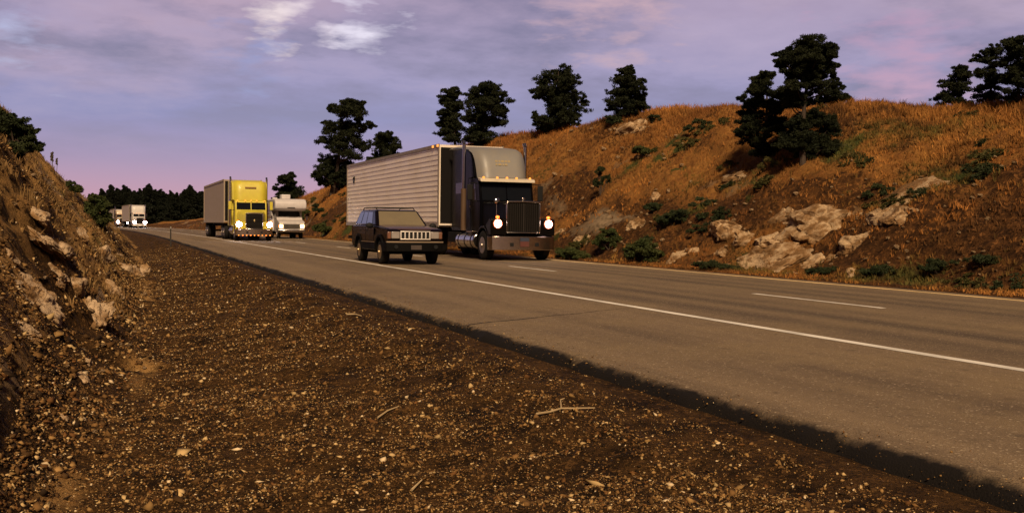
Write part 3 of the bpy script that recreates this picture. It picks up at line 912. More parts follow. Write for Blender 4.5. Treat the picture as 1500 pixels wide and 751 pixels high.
for i, a in enumerate((
    ((106, 281), [(104, 272, 11, 6), (112, 277, 8, 5), (98, 276, 8, 5)], 'small green bush near the top of the left bank', M_bush),
    ((940, 384), [(940, 362, 22, 11), (922, 370, 18, 10), (956, 370, 16, 10), (940, 376, 28, 8)], 'large green bush at the road edge left of the rocks', M_bush),
    ((893, 366), [(892, 344, 14, 8), (880, 354, 13, 8), (905, 356, 14, 8)], 'green bush among boulders right of the dark truck', M_bush),
    ((836, 380), [(835, 370, 18, 6), (850, 374, 14, 5), (822, 373, 12, 5)], 'low green bush at the road edge beside the dark truck bumper', M_bush),
    ((990, 330), [(990, 314, 16, 7), (975, 322, 14, 6), (1005, 322, 12, 6)], 'dark green bush above the jagged ledge', M_bushdk),
    ((955, 312), [(953, 302, 12, 5), (966, 306, 10, 5)], 'small dark bush above the upright pale rock', M_bushdk),
    ((1210, 403), [(1208, 396, 16, 4), (1190, 399, 14, 4)], 'low dark bush left of the roadside boulder', M_bushdk),
    ((1292, 408), [(1294, 394, 20, 7), (1275, 400, 15, 5)], 'low green bush right of the roadside boulder', M_bushdk),
    ((1375, 400), [(1378, 386, 18, 6), (1362, 392, 13, 5)], 'dark bush on the lower slope toward the right picture edge', M_bushdk),
    ((1440, 392), [(1440, 380, 18, 5), (1460, 384, 14, 5)], 'spreading dark bush nearest the right picture edge', M_bushdk),
    ((1035, 395), [(1035, 388, 22, 4), (1065, 391, 18, 3)], 'flat green bush under the long craggy ledge', M_bushdk),
    ((880, 285), [(878, 250, 8, 7), (874, 266, 6, 8), (890, 262, 5, 6)], 'spindly dark sapling alone on the slope right of the truck', M_bushdk),
    ((940, 232), [(942, 222, 14, 5), (960, 226, 14, 5)], 'faded green bush high on the right slope', M_bush),
    ((900, 182), [(898, 174, 12, 5), (908, 178, 8, 4)], 'little olive bush left of the skyline outcrop', M_bushdk),
    ((956, 182), [(955, 174, 9, 4), (966, 177, 8, 3)], 'little olive bush right of the skyline outcrop', M_bushdk),
    ((433, 330), [(434, 322, 12, 6), (446, 316, 10, 6)], 'green bush on the slope just right of the white motorhome', M_bush),
    ((478, 344), [(478, 338, 14, 4), (466, 334, 10, 5)], 'low green bush between the motorhome and the long trailer', M_bush),
    ((462, 318), [(462, 310, 9, 5), (472, 312, 8, 4)], 'dark bush on the bank above the gap behind the motorhome', M_bushdk))):
    tree_px('bush', a[2], 'bush', a[0], a[1], a[3], None, 40 + i, trunk=False, dens=1.0, leafpx=1.4)

# low scrub scattered over the right slope
def scrub():
    rng = np.random.default_rng(61)
    protos = []
    for v in range(5):
        w = [(np.array([rng.uniform(-.5, .5), rng.uniform(-.8, .8), rng.uniform(.02, .22)]), np.array([.3, .34, .16]) * rng.uniform(.7, 1.3)) for _ in range(5)]
        V, Fq = leaves(w, rng, .045, .55)
        for m in (M_bushdk, M_scrub):
            protos.append(np_mesh('scrub_clump', V, Fq, m))
    k = 0
    while k < 110:
        Y = 12 * (110 / 12) ** rng.random(); U = rng.uniform(16.6, 25)
        if rng.random() > np.clip(1.15 - (U - 16.5) / 10, .15, 1) or fbm(Y * .2, U * .3, 2, 71) < -.1: continue
        X = U + float(off(Y)); z = height(X, Y)
        sc = rng.uniform(.28, .8) * (1 + Y * .006)
        o = put('scrub_clump', protos[int(rng.integers(5)) * 2 + (1 if rng.random() < .65 else 0)])
        o.location = (X, Y, z - .03); o.scale = (sc, sc * rng.uniform(.8, 1.6), sc * rng.uniform(.6, 1.1)); o.rotation_euler = (0, R(-25), rng.uniform(-.5, .5))
        tag(o, 'low dark scrub clump growing in the grass of the right hillside', 'scrub', 'scrub clumps on the right hillside')
        k += 1
M_scrub = leaf_mat('olive_scrub_leaves', (.055, .058, .016), (.10, .08, .022))
scrub()

# far wood of separate dark pines
def forest():
    rng = np.random.default_rng(77)
    protos = []
    for v in range(4):
        H = 12.0; w = []
        for i in range(9):
            t = i / 8
            r = (2.6 - 1.9 * t) * rng.uniform(.8, 1.15)
            w.append((np.array([rng.uniform(-.5, .5), rng.uniform(-.5, .5), 1.0 + 10.2 * t]), (r, r, 1.35)))
            w.append((np.array([rng.uniform(-1.2, 1.2), rng.uniform(-1.2, 1.2), 1.6 + 8.5 * t]), (r * .8, r * .8, 1.2)))
        V, Fq = leaves(w, rng, .34, 1.0, 2.4)
        cm = np_mesh('crown', V, Fq, M_needle2)
        tb = MB().tube([(0, 0, -1.5), (.1, 0, 5), (0, .1, 11)], [.3, .22, .06], 7)
        tm = tb.mesh('trunk'); tm.materials.append(M_bark)
        protos.append((cm, tm))
    tops = [(60, 288), (76, 285), (92, 284), (106, 284), (120, 282), (134, 280), (150, 276), (158, 280), (166, 269), (176, 276), (187, 271), (197, 277), (206, 275), (215, 269), (224, 275), (232, 277), (241, 279), (250, 278), (259, 280), (268, 277), (278, 270), (287, 276), (296, 279), (306, 280), (318, 282), (330, 284), (345, 287), (362, 289), (380, 291), (398, 293)]
    for row, (dy, dh) in enumerate(((0, 0), (14, 4), (26, 3))):
        for i, (px, py) in enumerate(tops):
            x = px + (4 if row == 1 else -3 if row == 2 else 0) + rng.uniform(-2, 2)
            Y = 272 + dy + rng.uniform(-4, 4)
            d = ray(x, 330)
            X = d[0] / d[1] * Y
            u = X - float(off(Y))
            if 0 < u < 19:      # leave the roadway open: stand this one further back, past the bend
                Y = 372 + dy + rng.uniform(-4, 4); X = d[0] / d[1] * Y
                if 0 < X - float(off(Y)) < 19: continue
            dt = ray(x, py + dh + rng.uniform(0, 3))
            top = EYE + dt[2] / math.hypot(dt[0], dt[1]) * math.hypot(X, Y)
            zb = height(X, Y) if X - float(off(Y)) < 100 else 0
            zb = min(zb, 1.0)
            k = (top - zb) / 12.2
            cm, tm = protos[rng.integers(4)]
            r = empty('pine_tree', (X, Y, zb - .1), rng.uniform(0, 6.28)); r.scale = (k * 1.0, k * 1.0, k)
            put('crown', cm, r); put('trunk', tm, r)
            tag(r, 'dark pine in the far wood closing off the end of the road', 'tree', 'pines of the far wood')
forest()

# weed stalks on the left skyline
for (px, py, h, lab) in ((76, 252, 28, 'tallest thin weed stalk standing on the left bank skyline'), (83, 250, 20, 'shorter weed stalk right beside the tallest stalk'), (110, 285, 16, 'short weed stalk lower down the left bank skyline')):
    p = hit(px, py); k = depth(p) / F
    r = empty('weed_stalk', p)
    mb = MB().tube([(0, 0, -.05), (.02, 0, h * k * .5), (.01, 0, h * k)], [.012, .010, .006], 5)
    mb.build('stem', paint('weed_stem', (.06, .045, .03), .9), r)
    sb = MB()
    for i in range(9):
        z = h * k * (.55 + .05 * i); a = i * 2.4
        sb.ball((math.cos(a) * .025, math.sin(a) * .025, z), .03, .03, .045, 6, 4)
    sb.build('seed_head', paint('weed_seed', (.05, .035, .022), .9), r)
    tag(r, lab, 'weed')

# ------------------------------------------------------------------ small roadside things
px_post = hit(250, 361)
rp = empty('marker_post', px_post)
k = depth(px_post) / F
MB().box(-.035, .035, -.012, .012, -.3, 30 * k).build('post', paint('post_paint', (.018, .015, .012), .8), rp, .006)
MB().box(-.034, .034, -.019, -.0125, 26 * k, 29 * k).build('reflector', paint('reflector', (.25, .22, .18), .3), rp)
tag(rp, 'thin dark marker post on the verge at the pavement edge', 'post')

M_twig = paint('dry_wood', (.42, .30, .16), .85, dirt=.4)
def stick(pts, r, label, fork=None):
    mb = MB()
    P = []
    for (px, py) in pts:
        p = hit(px, py); P.append((float(p[0]), float(p[1]), float(p[2]) + r * 1.2 + .008))
    mb.tube(P, [r * (1 - .5 * i / (len(P) - 1)) for i in range(len(P))], 7)
    if fork:
        q = hit(*fork); i = len(P) // 2
        mb.tube([P[i], (float(q[0]), float(q[1]), float(q[2]) + .05)], [r * .7, r * .4], 6)
        mb.cyl((float(q[0]) - .0, float(q[1]), float(q[2]) + .05), (float(q[0]) + .035, float(q[1]) + .01, float(q[2]) + .055), r * .5, r * .3, 6)
    tag(mb.build('stick', M_twig), label, 'stick')
stick([(786, 612), (805, 607), (822, 603), (845, 602), (871, 601)], .009, 'long forked dry stick lying on the gravel', (821, 597))
stick([(553, 615), (568, 608), (584, 600)], .008, 'short straight dry stick on the gravel left of the forked stick')
stick([(603, 722), (618, 714)], .008, 'stubby dry stick on the gravel nearest the bottom picture edge')
stick([(508, 463), (520, 463), (529, 465)], .014, 'pale splinter of wood beside the dark pavement edge')

# ------------------------------------------------------------------ vehicles
M_tyre = paint('tyre_rubber', (.009, .008, .008), .85, dirt=.4, dirtcol=(.022, .016, .012), scale=5, spec=.2)
M_black = paint('black_trim', (.008, .008, .008), .6, dirt=.3, dirtcol=(.018, .013, .01), spec=.25)
M_under = paint('dark_chassis', (.006, .005, .005), .8, dirt=.3, dirtcol=(.014, .01, .008), spec=.15)
M_chrome = paint('chrome', (.62, .58, .55), .16, 1.0, dirt=.5, dirtcol=(.30, .22, .16), scale=4)
M_bumperchrome = paint('dusty_chrome', (.56, .46, .38), .2, 1.0, dirt=.5, dirtcol=(.26, .17, .11), scale=4)
M_rim = paint('alloy_rim', (.42, .36, .31), .35, .9, dirt=.5, scale=6)
M_glass = paint('dark_glass', (.005, .006, .008), .08, 0, 0, dirt=.1, dirtcol=(.02, .016, .012), spec=.3)
M_lamp = paint('headlamp_on', (.9, .9, .9), .2, emit=(1.0, .80, .74), estr=16, dirt=0)
M_lampfar = paint('far_headlamp_on', (.9, .9, .9), .2, emit=(1.0, .86, .88), estr=60, dirt=0)
M_lampwarm = paint('warm_headlamp_on', (.9, .85, .7), .2, emit=(1.0, .72, .32), estr=9, dirt=0)
M_amber = paint('amber_lamp_on', (.7, .25, .04), .3, emit=(1.0, .30, .05), estr=.5, dirt=0)
M_amberhot = paint('turn_lamp_on', (.8, .2, .04), .3, emit=(1.0, .16, .025), estr=1.2, dirt=0)
M_glow = paint('headlamp_halo', (.5, .2, .1), .35, .3, emit=(1.0, .16, .05), estr=.28, dirt=0)  # bezel is no lamp; its red glow imitates the headlamp's halo
M_red = paint('red_lens', (.35, .02, .015), .3, dirt=.2)
M_clear = paint('clear_lens', (.34, .30, .28), .12, .2, .5, dirt=.3)

_wheel_cache = {}
def wheel(parent, x, y, r, w, side, rimmat=None, rimr=.56, dual=False):
    key = (r, w, side, rimmat.name if rimmat else '', rimr, dual)
    if key not in _wheel_cache:
        tb = MB(); n = 28
        def ring(xx, rr): return [(xx, rr * math.cos(2 * math.pi * i / n), rr * math.sin(2 * math.pi * i / n)) for i in range(n)]
        def tyre(x0, x1):
            s = .16 * abs(x1 - x0)
            tb.loft([ring(x0, r * rimr), ring(x0 - .004, r * .8), ring(x0 + s * .4, r * .95), ring(x0 + s, r), ring(x1 - s, r), ring(x1 - s * .4, r * .95), ring(x1 + .004, r * .8), ring(x1, r * rimr)])
        if dual:
            tyre(-w / 2, -.02); tyre(.02, w / 2)
        else: tyre(-w / 2, w / 2)
        tm = tb.mesh('wheel'); tm.materials.append(M_tyre)
        tm.polygons.foreach_set('use_smooth', [True] * len(tm.polygons)); tm.set_sharp_from_angle(angle=R(40))
        rb = MB(); e = side * (w / 2 + .006)
        def disc(a, ra, b, rb_):
            rb.loft([ring(a, ra), ring(b, rb_)], caps=True)
        disc(e, r * rimr, e - side * .05, r * (rimr - .08))
        disc(e - side * .03, r * rimr * .62, e + side * .012, r * rimr * .42)
        disc(e + side * .012, r * .14, e + side * .05, r * .12)
        for i in range(8):
            t = 2 * math.pi * i / 8
            cy, cz = r * rimr * .68 * math.cos(t), r * rimr * .68 * math.sin(t)
            rb.cyl((e - side * .05, cy, cz), (e - side * .012, cy, cz), r * .05, r * .045, 8)
        km = rb.mesh('rim'); km.materials.append(rimmat or M_rim)
        _wheel_cache[key] = (tm, km)
    tm, km = _wheel_cache[key]
    o = put('wheel', tm, parent, loc=(x, y, r))
    put('rim', km, o)
    return o

def lamp(parent, name, x, y, z, rx, rz, mat, bezel=M_chrome, round_=True, d=.05):
    h = MB()
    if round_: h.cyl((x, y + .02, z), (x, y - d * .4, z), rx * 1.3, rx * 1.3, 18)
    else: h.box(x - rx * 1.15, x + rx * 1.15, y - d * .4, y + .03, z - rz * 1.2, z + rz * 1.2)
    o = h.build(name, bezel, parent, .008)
    l = MB()
    if round_: l.ball((x, y - d * .4, z), rx, .03, rz)
    else: l.box(x - rx, x + rx, y - d * .4 - .02, y - d * .4 - .002, z - rz, z + rz)
    l.build('lens', mat, o)
    return o

def arc(cy, cz, r, a0, a1, n=10):
    return [(cy + r * math.cos(R(a0 + (a1 - a0) * i / n)), cz + r * math.sin(R(a0 + (a1 - a0) * i / n))) for i in range(n + 1)]

def trailer(root, y0, y1, z0, z1, hw, skin, ribs, post, detail=True):
    mb = MB().box(-hw, hw, y0, y1, z0, z1)
    if ribs:
        n = 15
        for i in range(n):
            z = z0 + .16 + (z1 - z0 - .3) * i / (n - 1)
            for sx in (-1, 1):
                mb.box(min(sx * hw, sx * (hw + .014)), max(sx * hw, sx * (hw + .014)), y0 + .1, y1 - .1, z - .022, z + .022)
    t = mb.build('trailer', skin, root, 0)
    rl = MB()
    for sx in (-1, 1):
        a, b = sorted((sx * (hw + .003), sx * (hw + .034)))
        rl.box(a, b, y0 - .03, y1 + .02, z0 - .06, z0 + .10)
        rl.box(a, b, y0 - .03, y1 + .02, z1 - .10, z1 + .03)
        rl.box(a, b, y0 - .03, y0 + .09, z0 + .103, z1 - .103)
        rl.box(a, b, y1 - .09, y1 + .02, z0 + .103, z1 - .103)
    rl.build('trailer_frame', post, t)
    MB().box(-hw + .05, hw - .05, y0 - .04, y0 - .004, z0 + .1, z1 - .1).build('front_panel', M_under, t)
    ch = MB()
    for sx in (-.55, .45): ch.box(sx, sx + .1, y0 + 1, y1 - .2, z0 - .32, z0 - .065)
    ch.box(-hw * .95, hw * .95, y1 - .14, y1 - .02, .42, .58)
    for sx in (-.8, .7): ch.box(sx, sx + .1, y1 - .12, y1 - .04, .582, z0 - .065)
    ch.build('trailer_chassis', M_under, t)
    lg = MB()
    for sx in (-.75, .65): lg.box(sx, sx + .12, y0 + 2.9, y0 + 3.02, .4, z0 - .065)
    lg.build('landing_gear', M_under, t)
    fl = MB()
    for sx in (-1.2, .6): fl.box(sx, sx + .6, y1 - .75, y1 - .73, .18, z0 - .07)
    fl.build('mud_flap', M_black, t)
    for yy in (y1 - 3.1, y1 - 1.75):
        for sx in (-1, 1): wheel(root, sx * (hw - .33), yy, .5, .6, sx, M_rim, dual=True)
    return t

def semi_truck(label, loc, rz, P):
    root = empty('semi_truck', loc, rz)
    body, hoodm, fair = P['body'], P.get('hood', P['body']), P['fairing']
    hw = P['cab_hw']
    gz0, gz1, gw = P['grille']
    # bumper with swept ends
    bz0, bz1 = P['bumper']
    by = -.95
    mb = MB()
    prof = [(-1.2, by + .32), (-1.14, by + .10), (-.9, by + .02), (0, by), (.9, by + .02), (1.14, by + .10), (1.2, by + .32)]
    mb.loft([[(x, y, bz0), (x, y, bz1), (x, y + .09, bz1), (x, y + .09, bz0)] for x, y in prof])
    bo = mb.build('bumper', P['bumpermat'], root, .015)
    hk = MB()
    for sx in (-.52, .40): hk.box(sx, sx + .12, by - .022, by + .02, bz0 + .13, bz0 + .25)
    hk.build('tow_hook', M_black, bo)
    if P.get('plate'):
        MB().box(-.16, .16, by - .025, by - .006, bz0 + .30, bz0 + .42).build('licence_plate', paint('plate_blue', (.03, .04, .07), .4), bo)
        MB().box(-.16, .16, by - .025, by - .006, bz0 + .12, bz0 + .297).build('plate_holder', paint('plate_red', (.10, .03, .025), .4), bo)
    if P.get('bumper_lights'):
        for i in range(9):
            x = -1.0 + 2.0 * i / 8
            MB().ball((x, by + .005 + .05 * abs(x) ** 3, bz0 - .0), .05, .03, .035, 8, 5).build('marker_light', M_amberhot if i % 2 else M_amber, bo)
    # hood
    y0h, y1h = -.80, P['cowl'][0]
    zc = P['cowl'][1]
    rd = P['round']
    def sec(y, w, zt, zb):
        c = rd
        return [(-w, y, zb), (-w, y, zt - c), (-w + c * .35, y, zt - c * .3), (-w + c, y, zt), (w - c, y, zt), (w - c * .35, y, zt - c * .3), (w, y, zt - c), (w, y, zb)]
    MB().loft([sec(y0h, gw * .98, gz1 - .03 + .02, gz0 - .02), sec(y0h * .5 + y1h * .5, gw * .5 + hw * .42, gz1 + (zc - gz1) * .6, .8), sec(y1h, hw * .92, zc, .8)]).build('hood', hoodm, root, .02)
    # grille
    yg = y0h - .055
    fr = MB()
    t = P.get('gt', .05)
    fr.box(-gw, -gw + t, yg, y0h + .03, gz0, gz1 - t); fr.box(gw - t, gw, yg, y0h + .03, gz0, gz1 - t)
    fr.loft([[(x, yg - .01, z), (x, yg - .01, z + t + .02), (x, y0h + .03, z + t + .02), (x, y0h + .03, z)] for x, z in ((-gw - .01, gz1 - t - .04), (-gw * .85, gz1 - t + .005), (0, gz1 - t + .02), (gw * .85, gz1 - t + .005), (gw + .01, gz1 - t - .04))])
    fr.box(-gw, gw, yg, y0h + .03, gz0 - t, gz0 - .002)
    g = fr.build('grille', P['grillemat'], root, .012)
    inn = MB().box(-gw + t, gw - t, y0h - .012, y0h + .02, gz0, gz1 - t)
    inn.build('grille_mesh', P['mesh'], g)
    bars = MB()
    if P['bars'] == 'v':
        for i in range(15):
            x = -gw + t + (2 * gw - 2 * t) * (i + .5) / 15
            bars.box(x - .008, x + .008, yg + .012, y0h - .014, gz0 + .004, gz1 - t - .02)
        bars.box(-.022, .022, yg + .002, y0h - .014, gz0 + .004, gz1 - t - .02)
    else:
        for i in range(11):
            z = gz0 + (gz1 - t - gz0) * (i + .5) / 11
            bars.box(-gw + t, gw - t, yg + .012, y0h - .014, z - .012, z + .012)
    bars.build('grille_bars', P['barmat'], g)
    if P.get('badge'):
        MB().ball((0, yg - .005, (gz0 + gz1) / 2 + .02), .05, .015, .09, 12, 6).build('badge', paint('brass_badge', (.5, .36, .16), .4, .6), g)
    if P.get('ornament'):
        ob = MB().cyl((0, y0h, gz1 - .02), (0, y0h, gz1 + .07), .03, .02, 8); ob.ball((0, y0h, gz1 + .10), .07, .035, .045, 10, 6)
        ob.build('hood_ornament', M_chrome, root)
    # fenders, headlamps
    for sx in (-1, 1):
        xin, xout = gw * .96, 1.19
        pts = arc(0, .52, .66, 188, -4, 12) + arc(0, .52, .585, -4, 188, 12)
        f = MB().prism(pts, min(sx * xin, sx * xout), max(sx * xin, sx * xout))
        # nose of the fender filled between arch and grille
        z1f = P['lampz'] + .19
        pr = [(-.80, bz1 + .04), (-.80, z1f - .05), (-.68, z1f), (-.30, 1.19), (-.50, .98), (-.60, .80), (-.62, bz1 + .04)]
        f.prism(pr, min(sx * xin, sx * (xout - .012)), max(sx * xin, sx * (xout - .012)))
        f.build('fender', hoodm, root, .02)
        lx = P['lampx']
        if P.get('square'):
            lamp(root, 'headlight', sx * lx, -.81, P['lampz'], .15, .085, P['lampm'], round_=False)
        else:
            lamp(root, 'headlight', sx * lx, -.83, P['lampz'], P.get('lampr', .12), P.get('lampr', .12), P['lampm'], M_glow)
        tx = sx * (lx if P.get('turn_top') else 1.06)
        tl = MB().ball((tx, -.80 if P.get('turn_top') else -.82, P['lampz'] + .22), .07, .05, .05, 10, 6)
        tl.build('turn_signal', M_amberhot, root)
        wheel(root, sx * 1.03, 0, .51, .30, sx, M_rim)
        # steps and tank
        tk = MB().cyl((sx * .95, .82, .64), (sx * .95, 2.75, .64), .29, .29, 22)
        to = tk.build('fuel_tank', P.get('tank', M_chrome), root, .03)
        bd = MB()
        for yy in (1.1, 1.75, 2.45): bd.cyl((sx * .95, yy - .03, .64), (sx * .95, yy + .03, .64), .30, .30, 22)
        bd.build('tank_strap', M_under, to)
        st_ = MB().box(min(sx * 1.0, sx * 1.22), max(sx * 1.0, sx * 1.22), .9, 1.6, .94, .98)
        st_.build('step', M_bumperchrome, root, .008)
    # cab
    cy, cz = P['cowl']; wt = P['ws_top']; wy = P['ws_y']
    cb = P['cab_back']
    cabp = [(cy, .95), (cy, cz), (wy, wt), (wy + .12, wt + .12), (cb, wt + .14), (cb, .95)]
    cab = MB().prism(cabp, -hw, hw).build('cab', body, root, .035)
    # windscreen: two panes proud of the cab front
    nrm = Vector((0, -(wt - cz), -(0)))
    def on_ws(t, o): 
        y = cy + (wy - cy) * t; z = cz + (wt - cz) * t
        return y - o, z
    for sx in (-1, 1):
        xa, xb = sorted((sx * .025, sx * (hw - .09)))
        yb, zb = on_ws(.05, .004); yt, zt = on_ws(.95, .004)
        MB().hexa([(xa, yb, zb), (xb, yb, zb), (xb, yb + .05, zb), (xa, yb + .05, zb), (xa, yt, zt), (xb, yt, zt), (xb, yt + .05, zt), (xa, yt + .05, zt)]).build('windshield', M_glass, cab)
        # side window and door seam
        s0, s1 = sorted((sx * hw, sx * (hw + .006)))
        MB().prism([(cy + .42, cz + .04), (cy + .52, wt - .06), (cb - .22, wt - .06), (cb - .22, cz + .04)], s0, s1).build('side_window', M_glass, cab)
        dm = MB().prism([(cy + .16, 1.0), (cy + .16, cz - .01), (cb - .14, cz - .01), (cb - .14, 1.0)], s0, s1)
        d = dm.build('door', body, cab, .004)
        MB().box(*sorted((sx * (hw + .007), sx * (hw + .035))), cb - .36, cb - .22, cz - .2, cz - .16).build('handle', M_chrome, d)
        # mirror
        mm = MB().box(*sorted((sx * (hw + .22), sx * (hw + .42))), cy + .14, cy + .20, cz + .03, cz + .58)
        mo = mm.build('mirror', P.get('mirror', M_black), root, .02)
        br = MB()
        for zz in (cz + .0, cz + .62): br.cyl((sx * hw, cy + .30, zz), (sx * (hw + .32), cy + .17, zz), .015, .015, 6)
        br.build('mirror_bracket', M_black, mo)
    # visor and roof lights
    if P.get('visor'):
        MB().hexa([(-hw - .01, wy - .26, wt - .03), (hw + .01, wy - .26, wt - .03), (hw + .01, wy + .02, wt + .02), (-hw - .01, wy + .02, wt + .02),
                   (-hw - .01, wy - .22, wt + .08), (hw + .01, wy - .22, wt + .08), (hw + .01, wy + .08, wt + .128), (-hw - .01, wy + .08, wt + .128)]).build('sun_visor', P['visor'], root, .015)
    for i in range(5):
        x = (-.86, -.36, 0, .36, .86)[i] * hw / 1.0
        l = MB().ball((x, wy - .12 if P.get('visor') else wy - .05, wt + (.125 if P.get('visor') else .10)), .045, .06, .04, 8, 5)
        l.build('marker_light', M_amber, root)
    # sleeper
    slh = P['sleeper_hw']; y1s = P['sleeper_end']; ztop = P['top']
    fp = P['fair_prof']
    sidep = [(cb + .02, .95)] + [(cb + .02, wt + .1)] + [(fp[0][0] + .42, wt + .145)] + [(min(y + .42, y1s - .02), z - .05) for y, z, w in fp[1:-1]] + [(y1s, fp[-1][1] - .05), (y1s, .95)]
    sl = MB().prism(sidep, -slh, slh).build('sleeper', body, root, .04)
    # fairing front: a convex shell in front of and over the sleeper
    rows = []
    for y, z, w in fp:
        row = []
        for i in range(17):
            a = -1 + 2 * i / 16
            e = max(0, abs(a) - .62) / .38
            row.append((a * w, y + .34 * e ** 2.2 * P.get('wrap', 1), z - .10 * e ** 2.2))
        rows.append(row)
    fm = MB().sheet(rows)
    inner = [[(x * .985, y + .05, z - .03) for x, y, z in r] for r in rows]
    fm.sheet([list(reversed(r)) for r in inner])
    n = len(rows)
    fm.sheet([rows[0], inner[0]]); fm.sheet([inner[-1], rows[-1]])
    fm.sheet([[r[0] for r in rows], [r[0] for r in inner]]); fm.sheet([[r[-1] for r in inner], [r[-1] for r in rows]])
    fo_ = fm.build('roof_fairing', fair, root)
    if P.get('fair_emblem'):
        ge = MB()
        for zz, ws in ((3.48, (.10, .05, .12, .07, .09)), (3.36, (.06, .13, .05, .10))):
            x = -.30
            for q in ws:
                yy = 1.145 + (zz - 3.4) * .5
                ge.hexa([(x, yy - .03, zz - .035), (x + q, yy - .03, zz - .035), (x + q, yy + .03, zz - .035), (x, yy + .03, zz - .035), (x, yy + .005, zz + .035), (x + q, yy + .005, zz + .035), (x + q, yy + .065, zz + .035), (x, yy + .065, zz + .035)])
                x += q + .035
        ge.build('faded_emblem', paint('faded_gold', (.30, .22, .10), .5, dirt=.6, dirtcol=(.2, .18, .15), scale=9), fo_)
    if P.get('name_board'):
        MB().box(-.36, .36, P['nb'][0] - .035, P['nb'][0] + .15, P['nb'][1] - .05, P['nb'][1] + .05).build('name_board', paint('board_brown', (.22, .11, .03), .5), fo_)
    for sx in (-1, 1):
        s0, s1 = sorted((sx * slh, sx * (slh + .006)))
        MB().prism([(cb + .55, 2.35), (cb + .55, 2.75), (y1s - .5, 2.75), (y1s - .5, 2.35)], s0, s1).build('sleeper_window', M_glass, sl, .003)
        ex = sx * (hw + .17); ye = P['stack_y']
        so = MB().cyl((ex, ye, 2.5), (ex, ye, P['stack_top'] - .12), .065, .065, 14).cyl((ex, ye, P['stack_top'] - .12), (ex, ye + .10, P['stack_top']), .065, .07, 14).build('exhaust_stack', P.get('stackm', M_chrome), root)
        MB().cyl((ex, ye, 1.0), (ex, ye, 2.5), .10, .10, 14).build('heat_shield', P.get('shield', M_bumperchrome), so)
        # low side box under the sleeper and frame rails
        MB().box(*sorted((sx * .62, sx * 1.16)), 2.85, y1s - .05, .55, .93).build('side_box', P.get('boxm', M_under), root, .02)
    fr = MB().box(-.45, -.33, 1.0, 8.0, .62, .92).box(.33, .45, 1.0, 8.0, .62, .92)
    fr.box(-.3, .3, -.3, 2.8, .5, .95)
    fr.build('frame_rail', M_under, root)
    for yy in P['drive']:
        for sx in (-1, 1): wheel(root, sx * .92, yy, .51, .62, sx, M_rim, dual=True)
    qf = MB()
    for sx in (-1, 1): qf.box(*sorted((sx * .62, sx * 1.24)), P['drive'][1] + .62, P['drive'][1] + .64, .2, .95)
    qf.build('mud_flap', M_black, root)
    T = P['trailer']
    tr = trailer(root, *T[:5], P['skin'], T[5], P['post'])
    if P.get('hood_mirror'):
        hm = MB().ball((-.82, -.42, 2.02), .11, .05, .11, 14, 8); hm.cyl((-.82, -.40, 1.25), (-.82, -.40, 1.95), .014, .014, 6); hm.build('hood_mirror', M_chrome, root)
    return tag(root, label, 'truck', 'semi trucks on the highway'), tr

M_bkpaint = paint('black_truck_paint', (.002, .002, .003), .2, 0, 0, dirt=.2, dirtcol=(.003, .002, .002), spec=.05)
M_hoodbk = paint('black_hood_paint', (.003, .0025, .0025), .25, 0, 0, dirt=.25, dirtcol=(.006, .004, .003), spec=.14)
M_fair = paint('silver_fairing', (.19, .18, .172), .42, .05, 0, dirt=.3, dirtcol=(.25, .2, .13))
M_visor = paint('cream_visor', (.55, .47, .36), .4, .1, dirt=.25)
M_alu = paint('ribbed_aluminium', (.90, .78, .66), .42, .2, dirt=.2, dirtcol=(.45, .34, .25), scale=.7)
M_post = paint('trailer_post', (.30, .24, .19), .5, .3, dirt=.4)
M_darkmesh = paint('grille_screen', (.005, .004, .0035), .6, .0, dirt=.3, dirtcol=(.009, .006, .004), spec=.1)
M_barb = paint('dark_bars', (.018, .013, .010), .5, .3, dirt=.2, dirtcol=(.02, .014, .01))

BLACK = dict(fair_emblem=True, body=M_bkpaint, hood=M_hoodbk, fairing=M_fair, cab_hw=1.02, grille=(.97, 2.0, .62), bumper=(.36, .82), bumpermat=M_bumperchrome, plate=True,
             cowl=(.72, 2.04), round=.12, grillemat=M_chrome, gt=.035, mesh=M_darkmesh, bars='v', barmat=M_barb, ornament=True, lampz=1.25, lampx=.93, lampm=M_lamp, lampr=.125, turn_top=True,
             ws_top=2.74, ws_y=.88, cab_back=1.98, visor=M_visor, sleeper_hw=1.0, wrap=.8, sleeper_end=3.95, top=4.16,
             fair_prof=[(.98, 2.88, .93), (1.04, 3.1, .94), (1.14, 3.4, .95), (1.28, 3.68, .96), (1.48, 3.88, .97), (1.8, 3.98, .98), (2.6, 4.07, 1.0), (3.9, 4.16, 1.04)],
             stack_y=2.0, stack_top=4.2, drive=(6.0, 7.3), trailer=(4.6, 20.8, 1.17, 4.26, 1.30, True), skin=M_alu, post=M_post, hood_mirror=True, shield=paint('rusty_shield', (.09, .05, .025), .6, .2))
tk, tr = semi_truck('black semi truck with silver roof fairing pulling a ribbed grey trailer', (13.1, 32.9, 0), 0, BLACK)
# dark emblem high on the trailer's side near its rear, and two amber lamps at its front roof corner
em = MB()
e0, ez = 19.2, 3.42
for (dy, dz, a, b) in ((0, .10, .20, .05), (.10, .02, .05, .12), (-.12, -.02, .05, .10), (0, -.10, .16, .04), (-.18, .16, .07, .05), (.16, .17, .06, .04)):
    em.box(-1.334, -1.324, e0 + dy - a, e0 + dy + a, ez + dz - b, ez + dz + b)
em.build('emblem', M_black, tr)
for yy in (4.62, 5.25):
    MB().box(-1.36, -1.337, yy, yy + .16, 4.18, 4.27).build('clearance_light', M_amber, tr)

